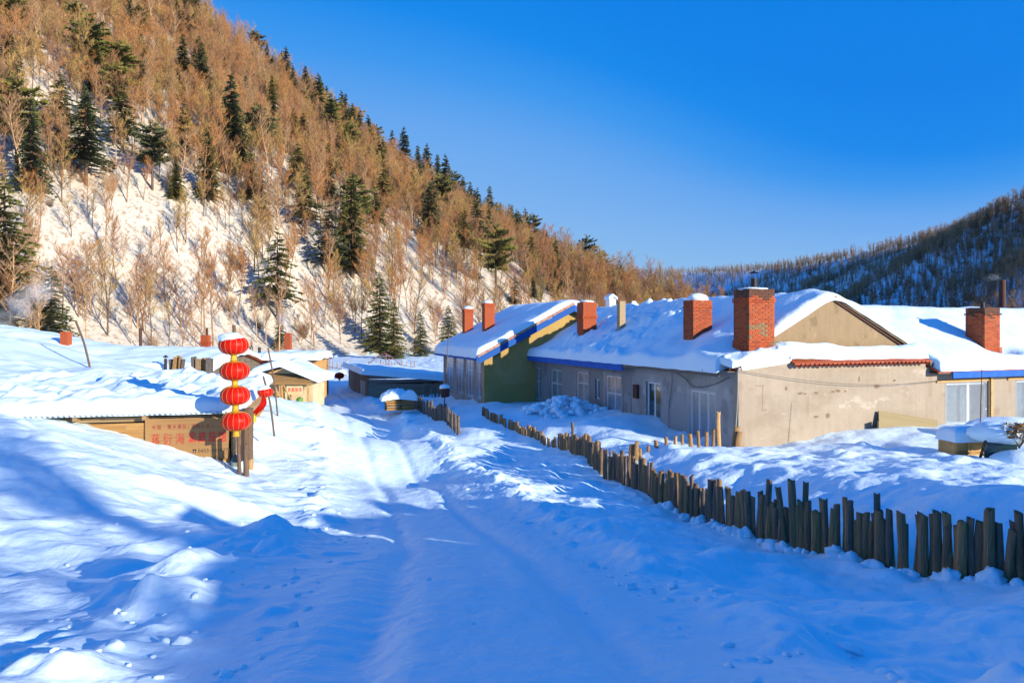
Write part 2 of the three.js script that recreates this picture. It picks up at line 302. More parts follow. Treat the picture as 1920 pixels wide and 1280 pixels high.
{ // ground meshes from one shared grid, fine near the camera and widening away
  const axis = (lo, hi, step, a, b, grow) => { const s = []; for (let v = lo; v <= hi + 1e-6; v += step) s.push(v); let st = step, v = hi; while (v < b) { st *= grow; v += st; s.push(v); } st = step; v = lo; while (v > a) { st *= grow; v -= st; s.unshift(v); } return s; };
  const dense = (s, a, b) => { const o = []; s.forEach((v, i) => { o.push(v); const w = s[i + 1]; if (w !== undefined && v >= a && w <= b) o.push((v + w) / 2); }); return o; };
  const xs = dense(axis(-15, 11, .085, -950, 950, 1.055), -3.2, 4), zs = dense(axis(-26, 0, .085, -1500, 45, 1.03), -9.5, -2.6);
  const nx = xs.length, nz = zs.length, pos = new Float32Array(nx * nz * 3), uv = new Float32Array(nx * nz * 2), nor = new Float32Array(nx * nz * 3);
  for (let j = 0; j < nz; j++) for (let i = 0; i < nx; i++) { const o = j * nx + i, x = xs[i], z = zs[j]; pos[o * 3] = x; pos[o * 3 + 1] = H(x, z); pos[o * 3 + 2] = z; uv[o * 2] = x; uv[o * 2 + 1] = z; }
  for (let j = 0; j < nz; j++) for (let i = 0; i < nx; i++) {
    const i0 = Math.max(0, i - 1), i1 = Math.min(nx - 1, i + 1), j0 = Math.max(0, j - 1), j1 = Math.min(nz - 1, j + 1);
    const gx = (pos[(j * nx + i1) * 3 + 1] - pos[(j * nx + i0) * 3 + 1]) / (xs[i1] - xs[i0]), gz = (pos[(j1 * nx + i) * 3 + 1] - pos[(j0 * nx + i) * 3 + 1]) / (zs[j1] - zs[j0]);
    const l = 1 / Math.hypot(gx, 1, gz), o = (j * nx + i) * 3; nor[o] = -gx * l; nor[o + 1] = l; nor[o + 2] = -gz * l;
  }
  const idx = { snow_ground: [], snow_road: [], hillside: [], far_hills: [] };
  for (let j = 0; j < nz - 1; j++) for (let i = 0; i < nx - 1; i++) {
    const x = (xs[i] + xs[i + 1]) / 2, z = (zs[j] + zs[j + 1]) / 2, d = -z;
    let k = 'snow_ground';
    if (d > 80 || Math.abs(x) > 80) { if (leftHill(x, z) > .15) k = 'hillside'; else if (rightHill(x, z) > .3 || d > 350) k = 'far_hills'; }
    else if (d < 64 && d > -8 && Math.abs(x - roadX(d)) < 2.05 + .25 * noise(x, z)) k = 'snow_road';
    const a = j * nx + i, b = a + 1, c = a + nx, e = c + 1; idx[k].push(a, c, b, b, c, e);
  }
  const mats = { snow_ground: snow, snow_road: roadSnow, hillside: hillSnow, far_hills: farSnow };
  const labels = { snow_ground: ['untouched snow in drifts and hummocks over the yards and banks', 'snow'], snow_road: ['packed snow road winding down into the village', 'road'], hillside: ['steep sunlit snowy hillside on the left', 'hill'], far_hills: ['distant shaded snowy hills closing the valley', 'hill'] };
  for (const k in idx) { // compact each piece to its own vertices
    const map = new Map(), P = [], U = [], Nn = [], I = [];
    for (const v of idx[k]) { let q = map.get(v); if (q === undefined) { q = map.size; map.set(v, q); P.push(pos[v * 3], pos[v * 3 + 1], pos[v * 3 + 2]); U.push(uv[v * 2], uv[v * 2 + 1]); Nn.push(nor[v * 3], nor[v * 3 + 1], nor[v * 3 + 2]); } I.push(q); }
    const g = new THREE.BufferGeometry(); g.setAttribute('position', new THREE.Float32BufferAttribute(P, 3)); g.setAttribute('normal', new THREE.Float32BufferAttribute(Nn, 3)); g.setAttribute('uv', new THREE.Float32BufferAttribute(U, 2)); g.setIndex(I);
    tag(mesh(k, g, mats[k]), ...labels[k], undefined, 'structure');
  }
}
// ---------------------------------------------------------------- building pieces
// lying snow: a cushion over a surface y = base(x,z), rolled off at its edges
function cushion(base, x0, x1, z0, z1, thick, o = {}) {
  const { r = .3, step = .12, lump = .06, seed = 0, rough = 0, wav = .12, extra } = o;
  const nx = Math.max(6, Math.round((x1 - x0) / step)), nz = Math.max(6, Math.round((z1 - z0) / step)), P = [], I = [];
  const ease = (i, n) => { const t = i / n; return t + Math.sin(t * Math.PI * 2) * -.06 * 0 + (t < .5 ? -1 : 1) * 0; };
  for (let j = 0; j <= nz; j++) for (let i = 0; i <= nx; i++) {
    let x = lerp(x0, x1, ease(i, nx)), z = lerp(z0, z1, ease(j, nz));
    const ex = Math.min(x - x0, x1 - x), ez = Math.min(z - z0, z1 - z), e = Math.min(ex, ez);
    const wob = noise(x * .9 + seed, z * .9, seed) * wav;
    const f = e >= r ? 1 : Math.sqrt(Math.max(0, 1 - Math.pow(1 - e / r, 2)));
    let t = (thick + wob + lump * fbm(x * .8, z * .8, 3, seed) * 2) * f;
    if (rough) t += f * rough * Math.max(0, fbm(x * 2.2, z * 2.2, 3, seed + 4));
    if (extra) t += extra(x, z) * f;
    // the rim bulges outward and hangs a little unevenly
    const bul = Math.sin(Math.min(1, e / r) * Math.PI) * .0;
    if (i === 0 || i === nx || j === 0 || j === nz) { const d = noise(x * 1.7, z * 1.7, seed + 9) * .05; if (i === 0) x -= d; if (i === nx) x += d; if (j === 0) z -= d; if (j === nz) z += d; }
    P.push(x, base(x, z) + Math.max(-.02, t) - (e < 1e-6 ? .05 : 0), z);
  }
  for (let j = 0; j < nz; j++) for (let i = 0; i < nx; i++) { const a = j * (nx + 1) + i, b = a + 1, c = a + nx + 1, d = c + 1; I.push(a, c, b, b, c, d); }
  const g = new THREE.BufferGeometry(); g.setAttribute('position', new THREE.Float32BufferAttribute(P, 3)); g.setIndex(I); g.computeVertexNormals();
  const uv = new Float32Array(P.length / 3 * 2); for (let i = 0; i < uv.length / 2; i++) { uv[i * 2] = P[i * 3]; uv[i * 2 + 1] = P[i * 3 + 2]; } g.setAttribute('uv', new THREE.BufferAttribute(uv, 2));
  return g;
}
function blob(rx, ry, rz, seed, bump = .2, n = 3) { // a lump of snow
  const g = new THREE.IcosahedronGeometry(1, n), p = g.attributes.position;
  for (let i = 0; i < p.count; i++) { const x = p.getX(i), y = p.getY(i), z = p.getZ(i), k = 1 + bump * fbm(x * 1.6 + seed, y * 1.6 + z * 1.3, 3, seed) * 2; p.setXYZ(i, x * rx * k, y * ry * k, z * rz * k); }
  g.computeVertexNormals(); const q = boxUV(g); // smooth the facets again
  const nn = q.attributes.normal, pp = q.attributes.position; const acc = new Map();
  const key = i => `${pp.getX(i).toFixed(4)},${pp.getY(i).toFixed(4)},${pp.getZ(i).toFixed(4)}`;
  for (let i = 0; i < pp.count; i++) { const k = key(i), v = acc.get(k) || [0, 0, 0]; v[0] += nn.getX(i); v[1] += nn.getY(i); v[2] += nn.getZ(i); acc.set(k, v); }
  for (let i = 0; i < pp.count; i++) { const v = acc.get(key(i)), l = 1 / (Math.hypot(...v) || 1); nn.setXYZ(i, v[0] * l, v[1] * l, v[2] * l); }
  return q;
}
const sootBrick = mat({ map: mottled([.11, .04, .022], [.05, .025, .018], 8, 97, 2), roughness: .95 });
const brickShapes = {};
function brickGeo(w, h, d) { const k = [w, h, d].map(v => v.toFixed(3)).join(); if (!brickShapes[k]) { const b = .006, s = new THREE.Shape(); s.moveTo(-w / 2 + b, -h / 2); s.lineTo(w / 2 - b, -h / 2); s.lineTo(w / 2, -h / 2 + b); s.lineTo(w / 2, h / 2 - b); s.lineTo(w / 2 - b, h / 2); s.lineTo(-w / 2 + b, h / 2); s.lineTo(-w / 2, h / 2 - b); s.lineTo(-w / 2, -h / 2 + b); const g = new THREE.ExtrudeGeometry(s, { depth: d, bevelEnabled: false }); g.translate(0, 0, -d / 2); brickShapes[k] = boxUV(g); } return brickShapes[k]; }
// chimney: mortar core and courses of bricks; flare = list of [from course, to course, outset]
function chimney(parent, pos, w, dp, h, o = {}) {
  const { single = 'all', flare = [], seed = 1, bh = .082, bl = .3, cap = .1, smear, soot = 0, label } = o, R = rng(seed);
  const g = new THREE.Group(); g.name = 'chimney'; g.position.set(...pos); parent.add(g); if (label) g.userData.label = label;
  mesh('mortar_core', box(-w / 2 + .012, w / 2 - .012, 0, h - .02, -dp / 2 + .012, dp / 2 - .012), mortar, g);
  const n = Math.round(h / bh), rest = [];
  for (let c = 0; c < n; c++) {
    let out = 0; for (const [a, b, k] of flare) if (c >= n - b && c < n - a || (a < 0 && c < -a)) out = Math.max(out, k);
    const y = (c + .5) * bh;
    const sides = [[w, 0, dp / 2, 0], [dp, Math.PI / 2, w / 2, 1], [w, Math.PI, dp / 2, 0], [dp, -Math.PI / 2, w / 2, 1]];
    sides.forEach(([len, rot, dist, kind], si) => {
      const L = len + 2 * out - (kind ? .24 : 0), k = Math.max(1, Math.round(L / bl)), bw = L / k, off = (c % 2) ? bw / 2 : 0;
      for (let i = 0; i <= k; i++) {
        let a = -L / 2 + i * bw - off, b = a + bw; a = Math.max(a, -L / 2); b = Math.min(b, L / 2); if (b - a < .04) continue;
        const q = Math.round((b - a - .012) * 40) / 40 - .004; if (q < .03) continue;
        const geo = brickGeo(q, bh - .013, .12), lx = (a + b) / 2, lz = dist + out - .06 + (R() - .5) * .008;
        const x = lx * Math.cos(rot) + lz * Math.sin(rot), z = -lx * Math.sin(rot) + lz * Math.cos(rot);
        let m = brickMats[Math.floor(R() * (R() < .25 ? 5 : 3))]; if (soot && c > n - 1 - soot * (.5 + R())) m = sootBrick; if (smear && si === 0 && smear[1](x, y)) m = smear[0];
        const own = single === 'all' || (single === 'front' && (si === 0 || si === 3));
        if (own) { const b1 = mesh('brick', geo, m, g); b1.position.set(x, y, z); b1.rotation.y = rot; }
        else { const q2 = geo.clone(); q2.rotateY(rot); q2.translate(x, y, z); rest.push(q2); }
      }
    });
  }
  if (rest.length) { const b = mesh('brickwork', join(rest), single === 'none' ? brickMats[0] : brickMats[1], g); b.userData.kind = 'stuff'; }
  if (cap) { const s = mesh('snow_cap', blob(w * .5, cap, dp * .5, seed * 3.7, .18, 3), roofSnow, g); s.position.set(0, h + cap * .25, 0); }
  return g;
}
// window in the plane x = 0 (outside at -x), along k toward -z
function sideWindow(parent, k0, k1, y0, y1, o = {}) {
  const { pane = film, bars = 1, mid = .62, curt = true, recess = .1, board = false, frameMat = whiteFrame } = o;
  const g = new THREE.Group(); g.name = 'window'; parent.add(g); if (o.label) g.userData.label = o.label;
  const X = recess, t = .075, F = [];
  F.push(box(X, X + .06, y0, y0 + t, -k1, -k0), box(X, X + .06, y1 - t, y1, -k1, -k0), box(X, X + .06, y0 + t, y1 - t, -k0 - t, -k0), box(X, X + .06, y0 + t, y1 - t, -k1, -k1 + t));
  for (let i = 1; i <= bars; i++) { const k = lerp(k0, k1, i / (bars + 1)); F.push(box(X + .004, X + .056, y0 + t, y1 - t, -k - t / 2, -k + t / 2)); }
  if (mid) { const y = lerp(y0, y1, mid); F.push(box(X + .008, X + .05, y, y + t, -k1 + t, -k0 - t)); }
  mesh('frame', join(F), frameMat, g);
  mesh('pane', box(X + .024, X + .03, y0 + t / 2, y1 - t / 2, -k1 + t / 2, -k0 - t / 2), glass, g);
  if (curt) mesh('curtain', box(X + .2, X + .21, y0 - .05, y1 + .05, -k1 - .1, -k0 + .1), curt === true ? curtain : curt, g);
  if (pane !== glass) mesh('plastic_film', box(-.012, -.006, y0 - .07, y1 + .05, -k1 - .07, -k0 + .07), pane, g);
  if (board) mesh('batten_frame', join([box(-.02, 0, y1 + .03, y1 + .16, -k1 - .12, -k0 + .12), box(-.02, 0, y0 - .1, y1 + .03, -k0 - .01, -k0 + .12), box(-.02, 0, y0 - .1, y1 + .03, -k1 - .12, -k1 + .01)]), board, g);
  return g;
}
const TH = .3587; // the houses all stand square to the lane

// ---------------------------------------------------------------- long grey house beside the lane (end wall in the sun)
const hA = thing('grey_house', 'long low grey plastered house with three brick chimneys and a sunlit beige end wall', 'house', [7.97, 1.25, -24], TH);
{
  const L = 19.7, W = 10, RX = 5, EY = 3.05, AP = 5.7, roofY = (x) => x < RX ? EY + (x + .0) / RX * (AP - EY) : AP - (x - RX) / (W - RX) * (AP - EY - .25);
  // facade, two plaster fields: the near one is paler
  const wins = [[17.75, 19.05, .2, 2.15], [14.85, 16.45, .15, 2.15], [11.55, 13.05, .1, 2.2], [10.4, 10.85, .95, 1.95], [8.2, 9.8, .0, 2.2], [4.95, 6.1, .3, 2.15], [1.3, 2.95, .2, 2.05]];
  const facade = (a, b, m, list) => mesh('facade_wall', toSide(prism([[a, -.8], [b, -.8], [b, EY], [a, EY]], 0, .3, list.map(w => rectHole(...w)))), m, hA);
  facade(7.27, L, greyPlaster, wins.slice(0, 5)); facade(.0, 7.262, palePlaster, wins.slice(5));
  sideWindow(hA, ...wins[0], { mid: .55 }); sideWindow(hA, ...wins[1], { mid: .58 });
  sideWindow(hA, ...wins[2], { board: palePlaster, mid: .7 }); sideWindow(hA, ...wins[3], { pane: glass, bars: 0, mid: 0, curt: darkRoom });
  sideWindow(hA, ...wins[4], { board: palePlaster, mid: .6 });
  sideWindow(hA, ...wins[5], { pane: glass, bars: 1, mid: 0, curt: mat({ map: mottled([.35, .22, .05], [.08, .07, .05], 3, 131, .6), roughness: .9 }), label: 'uncovered window with open white casement and snow on its sill' });
  mesh('sill_snow', blob(.16, .14, .5, 3.3, .3), roofSnow, hA).position.set(.02, .32, -5.4);
  sideWindow(hA, ...wins[6], { mid: 0, bars: 2, label: 'wide window behind wrinkled plastic film' });
  mesh('interior_partition', box(.9, .95, -.8, EY - .1, -L + .1, -.4), darkRoom, hA);
  // end wall and set-back gable; the stains stand where the photograph shows them
  const pf = layered(6, 551, 5, .6), pd = lattice(96, 553), pg = layered(24, 557, 4, .7), pw = layered(10, 559, 4, .6);
  const spots = [[2.73, 2.05, .14, .06], [3.0, 2.03, .1, .03], [3.48, 2.05, .13, .04], [4.3, 2.07, .1, .035], [4.55, 2.09, .12, .06], [4.9, 2.07, .08, .04], [6.5, 2.2, .14, .08], [4.06, 1.19, .11, .1], [3.5, 1.17, .13, .04], [7.4, 2.4, .08, .05], [2.1, 2.25, .05, .1], [5.6, 2.5, .06, .12]];
  const runs = [[.75, 1.12, 2.36, 2.41], [1.02, 1.07, 1.5, 2.4], [1.0, 1.25, 1.48, 1.53], [3.1, 3.13, 1.2, 2.05], [6.0, 6.02, 2.0, 2.9]];
  const endPlaster = mat({ map: tex(1024, (u, v) => {
    const x = u * 10, y = v * 5 - 1; let t = clamp(pf(u, v) * 1.5 - .4, 0, 1) * .45 + pd(u, v * .06) * .25 + pg(u, v) * .3, d = 0;
    for (const [a, b, rx, ry] of spots) { const q = Math.hypot((x - a) / rx, (y - b) / ry) + (pg(u * 2, v * 2) - .5) * 1.4; d = Math.max(d, sstep(1.25, .55, q)); }
    for (const [a, b, c, e] of runs) { const w = (pg(u * 3, v * 3) - .5) * .08; if (x > a + w && x < b + w && y > c + w && y < e + w) d = Math.max(d, .55); }
    const pale = sstep(.62, .7, pw(u, v)) * sstep(.35, .6, pg(v, u)) * .55, damp = sstep(.52, .68, pw(1 - u, v + .3)) * .3, crack = Math.abs(pf(u * 1.0 + .13, v * 1.0) - .5) < .0035 ? .35 : 0;
    return [0, 1, 2].map(k => { let c = lerp([.27, .225, .17][k], [.385, .325, .25][k], t); c = lerp(c, [.46, .41, .34][k], pale); c = lerp(c, [.24, .18, .12][k], Math.max(damp, crack)); c = lerp(c, [.16, .1, .055][k], d * .85); return lin(c); });
  }, true, [.1, .2], 512), roughness: .92, bumpMap: plasterBump, bumpScale: .01 }); endPlaster.map.offset.set(0, .2);
  // the wall itself
  mesh('end_wall', prism([[.302, -.8], [9.1, -.8], [9.1, EY + .1], [2.4, EY + .12], [.302, EY - .06]], -.3, .0), endPlaster, hA);
  mesh('corner_render', box(-.004, .3, -.8, EY - .06, -.3, .004), beigePlaster, hA);
  mesh('gable_wall', prism([[.7, EY + .1], [9.2, EY + .1], [9.2, EY + .45], [RX, AP], [.7, EY + .42]], -.95, -.7), gablePlaster, hA);
  mesh('gable_coping', join([bar([RX + .02, AP - .04, -.68], [9.35, EY + .52, -.68], .1, .16), bar([RX - .02, AP - .03, -.68], [.8, EY + .5, -.68], .08, .14)]), gablePlaster, hA);
  mesh('gable_drip', bar([RX + .1, AP - .2, -.66], [9.2, EY + .4, -.66], .05, .07), rust, hA);
  mesh('far_end_wall', box(.302, W, -.8, EY, -L, -L + .3), greyPlaster, hA);
  // roof deck
  const deck = (x0, y0, x1, y1) => prism([[x0, y0 - .07], [x1, y1 - .07], [x1, y1], [x0, y0]], -L - .1, -.72);
  const roof = mesh('roof', join([deck(-.4, EY - .14, RX, AP), deck(RX + .001, AP, W + .3, EY + .15)]), tileMat, hA);
  mesh('fascia_board', box(-.5, -.44, EY - .5, EY - .19, -L - .1, -7.3), bluePaint, hA);
  mesh('eaves_board', box(-.46, -.42, EY - .34, EY - .17, -7.29, -.5), greyWood[0], hA);
  mesh('soffit', box(-.378, -.002, EY - .16, EY - .13, -L, -.1), greyWood[0], hA);
  // lying snow: smooth near the end, dug-over and lumpy in the middle
  const base = (x) => (x < 0 ? EY + .02 + x * .33 : x < RX ? EY + .02 + x / RX * (AP - EY) : AP + .02 - (x - RX) / (W - RX) * (AP - EY - .25));
  const snowA = cushion((x, z) => { const b = base(x); const rr = Math.abs(x - RX); return b - (rr < .6 ? (1 - rr / .6) * (1 - rr / .6) * .15 : 0); }, -.54, W + .4, -L - .15, -.54, .35, {
    r: .34, step: .11, lump: .07, seed: 2,
    extra: (x, z) => { const dug = sstep(-7, -8.6, z) * sstep(-17.4, -15.5, z); return dug * (.5 * Math.max(-.1, fbm(x * .9, z * .9, 4, 12)) + .16 * sstep(.1, .4, fbm(x * 1.9, z * 1.9, 2, 15))) + (1 - dug) * (.16 * fbm(x * .35, z * .5, 2, 18)) + .28 * Math.exp(-Math.pow((z + 1.9) / .9, 2)) * sstep(2.2, .2, x) - .3 * Math.exp(-(Math.pow((x - 1.3) / .9, 2) + Math.pow((z + .9) / .9, 2))); } });
  mesh('snow_cover', snowA, roofSnow, roof);
  // tiled skirt over the end wall with its snow
  const skirt = mesh('skirt_roof', (() => { const g = prism([[0, EY + .06], [.95, EY + .5], [.95, EY + .42], [0, EY + .0]], 2.3, 9.15); g.rotateY(Math.PI / 2); return boxUV(g); })(), tileMat, hA);
  skirt.position.set(0, .06, .24);
  const R = rng(7), tg = (() => { const g = new THREE.CylinderGeometry(.1, .115, .42, 8, 1, true, -Math.PI / 2, Math.PI); g.rotateX(Math.PI / 2); g.rotateX(.43); return boxUV(g); })();
  const tm = mat({ map: tileMat.map, roughness: .75, side: THREE.DoubleSide });
  for (let i = 0; i < 31; i++) { const t = mesh('roof_tile', tg, tm, skirt); t.position.set(2.45 + i * .215, EY + .1 + R() * .02, -.13 + (R() - .5) * .04); t.rotation.z = (R() - .5) * .08; }
  for (let i = 0; i < 4; i++) { const t = mesh('roof_tile', tg, tm, roof); t.position.set(-.3 - i * .02, EY - .05 + i * .0, -.8 - i * .22); t.rotation.y = -Math.PI / 2; }
  const t0 = mesh('ridge_tile', tg, tm, roof); t0.position.set(.0, EY + .05, -.25); t0.rotation.y = -.9;
  const t1 = mesh('ridge_tile', tg, tm, roof); t1.position.set(.28, EY + .16, -.3); t1.rotation.y = -.9;
  mesh('snow_cover', cushion((x, z) => EY + .16 + (.24 - z) * .46 + .1 * Math.sin(x * .7), 2.25, 9.3, -.62, .06, .34, { r: .2, step: .08, lump: .05, seed: 31 }), roofSnow, skirt).position.set(0, -.06, -.24);
  // bent metal flashing and snow beside the big chimney
  mesh('flashing', join([prism([[.15, EY - .1], [2.35, EY + .14], [2.3, EY + .5], [.8, EY + .38], [.1, EY + .02]], .012, .03)]), sheet, hA);
  mesh('corner_snow', cushion((x, z) => EY + .12 + x * .2 - z * .2, -.35, 2.5, -.75, .1, .16, { r: .15, step: .06, lump: .08, seed: 5, rough: .2 }), roofSnow, hA);
  // chimneys
  const patchMat = mat({ map: mottled([.3, .19, .08], [.14, .09, .05], 10, 142, 2.5), roughness: .95 });
  const big = chimney(hA, [1.3, EY + .45, -.75], 1.16, .86, 2.34, { single: 'front', flare: [[4, 6, .035], [-6, 0, .03]], seed: 3, cap: .12, soot: 3, smear: [patchMat, (x, y) => fbm(x * 2.2, y * 2.6, 2, 6) > .1 && y < 1.3 && y > .3], label: 'tallest brick chimney with patched mortar and a capped black stovepipe' });
  big.children.filter(c => c.name === 'snow_cap').forEach(c => { c.scale.set(1, .7, 1); });
  const pipe = mesh('stovepipe', join([rod([0, 2.3, 0], [0, 2.78, 0], .11, .11, 14)]), blackIron, big);
  mesh('pipe_strut', join([0, 1, 2].map(i => { const a = i * 2.1 + .5; return rod([Math.cos(a) * .1, 2.7, Math.sin(a) * .1], [Math.cos(a) * .12, 2.98, Math.sin(a) * .12], .008, .008, 5); })), blackIron, big);
  mesh('pipe_cap', (() => { const g = new THREE.ConeGeometry(.19, .1, 16); g.translate(0, 3.02, 0); return boxUV(g); })(), blackIron, big);
  chimney(hA, [1.6, EY + .7, -4.6], .95, .72, 1.85, { single: 'front', flare: [[3, 4, .03]], seed: 5, cap: .26, label: 'brick chimney with a domed snow cap in the middle of the roof' });
  chimney(hA, [1.5, EY + .6, -14.75], .84, .8, 2.3, { single: 'none', flare: [[9, 11, .06]], seed: 9, cap: .1, label: 'sooty brick chimney at the far end of the roof' });
  const vent = mesh('plaster_flue', join([box(-.17, .17, 0, 1.75, -.15, .15)]), mat({ map: plasterTex([.36, .27, .15], [.25, .18, .1], [.42, .34, .22], 141, .7), roughness: .9 }), hA); vent.position.set(2, EY + 1.1, -11.75);
  mesh('flue_base', blob(.36, .3, .34, 8.1, .12), palePlaster, vent).position.set(0, .1, 0);
  const dv = mesh('roof_hatch', prism([[-.25, 0], [.25, 0], [.25, .62], [0, .9], [-.25, .62]], -.4, .2), whiteFrame, hA); dv.position.set(4.7, AP + .05, -17.7); dv.scale.setScalar(.85);
  mesh('hatch_snow', cushion((x) => .68 + .22 * (1 - Math.abs(x) / .35), -.4, .4, -.5, .32, .14, { r: .12, step: .06, seed: 44 }), roofSnow, dv);
  // meter box, cables, pipe on the facade
  mesh('meter_box', box(-.12, -.0, 1.35, 1.95, -7.0, -6.65), rust, hA);
  mesh('drain_pipe', tubeGeo([[-.06, -.2, -4.25], [-.06, 1.2, -4.3], [-.05, 2.2, -4.1], [-.06, 2.7, -4.05]], .022), paleCable, hA);
  mesh('corner_cable', tubeGeo([[-.05, 2.95, .03], [-.06, 2.2, .04], [-.1, 1.4, .03], [-.16, .9, .06], [-.1, .1, .05]], .014), paleCable, hA);
  mesh('wall_cable', tubeGeo([[-.05, 2.75, -4.1], [-.05, 2.5, -3.2], [-.05, 2.2, -2.6], [-.05, 2.35, -1.4], [-.05, 2.7, -.4]], .012), cable, hA);
}
// ---------------------------------------------------------------- house with the ochre gable beyond it
const hB = thing('ochre_house', 'house with ochre gable end, bright blue bargeboards and two brick chimneys', 'house', [-1.75, 1.15, -40.66], TH);
{
  const L = 9.1, W = 11.4, RX = 5.7, EY = 3.2, AP = 6.1, y = (x) => x < RX ? EY + x / RX * (AP - EY) : AP - (x - RX) / (W - RX) * (AP - EY);
  const wins = [[.3, 1.1, .35, 2.8], [1.85, 3.3, .3, 2.8], [4.05, 5.55, .3, 2.8], [6.45, 7.95, .3, 2.8]];
  mesh('facade_wall', toSide(prism([[0, -.8], [L, -.8], [L, EY], [0, EY]], 0, .3, wins.map(w => rectHole(...w)))), greyPlaster, hB);
  for (const w of wins) sideWindow(hB, ...w, { bars: w[1] - w[0] > 1 ? 1 : 0, mid: .65 });
  mesh('interior_partition', box(.9, .95, -.8, EY - .1, -L + .1, -.4), darkRoom, hB);
  mesh('gable_wall', prism([[.002, -.8], [W, -.8], [W, EY], [RX, AP - .05], [.002, EY - .05]], 0, .28), ochrePlaster, hB);
  mesh('far_wall', prism([[.302, -.8], [W, -.8], [W, EY], [RX, AP - .05], [.302, EY - .05]], -L, -L + .25), greyPlaster, hB);
  const deck = (x0, y0, x1, y1) => prism([[x0, y0 - .08], [x1, y1 - .08], [x1, y1], [x0, y0]], -L - .3, .62);
  const roof = mesh('roof', join([deck(-.5, EY - .2, RX, AP + .06), deck(RX + .001, AP + .06, W + .5, EY - .2)]), tileMat, hB);
  const s = (AP + .06 - EY + .2) / (RX + .5), an = Math.atan(s);
  const strip = (x0, x1, a, b, z) => prism([[x0, y0f(x0) - b], [x1, y0f(x1) - b], [x1, y0f(x1) - a], [x0, y0f(x0) - a]], z, z + .04);
  function y0f(x) { return EY - .2 + (x + .5) * s; }
  mesh('bargeboard', strip(-.5, RX, .1, .5, .72), peelBlue, hB);
  mesh('bargeboard', prism([[RX + .002, y0f(RX) - .5], [W + .5, EY - .7], [W + .5, EY - .3], [RX + .002, y0f(RX) - .1]], .72, .76), bluePaint, hB);
  mesh('verge_tiles', strip(-.52, RX, -.05, .095, .7), mat({ map: mottled([.42, .3, .2], [.3, .09, .04], 12, 151, .8), roughness: .8 }), hB);
  mesh('fascia_board', box(-.6, -.54, EY - .5, EY - .2, -L - .3, .76), bluePaint, hB);
  mesh('soffit', prism([[-.5, EY - .3], [RX, AP - .04], [RX, AP - .07], [-.5, EY - .33]], .285, .615), greyWood[1], hB);
  const base = (x) => (x < RX ? y0f(x) : y0f(RX) - (x - RX) * s) - .02 - Math.max(0, 1 - Math.abs(x - RX) / .7) ** 2 * .16;
  mesh('snow_cover', cushion((x) => base(x), -.66, W + .6, -L - .4, .68, .42, { r: .32, step: .13, lump: .05, seed: 61, wav: .06 }), roofSnow, roof);
  chimney(hB, [1.9, 4.0, -4.6], .7, .62, 2.3, { single: 'none', seed: 21, flare: [[1, 3, .03]], cap: .16 });
  chimney(hB, [1.5, 3.8, -8.0], .66, .6, 2.2, { single: 'none', seed: 23, flare: [[1, 3, .03]], cap: .18 });
  mesh('corner_cable', tubeGeo([[-.1, 2.9, -.3], [-.3, 2.85, -2], [-.2, 2.95, -5], [-.1, 2.9, -8.8]], .012), cable, hB);
}
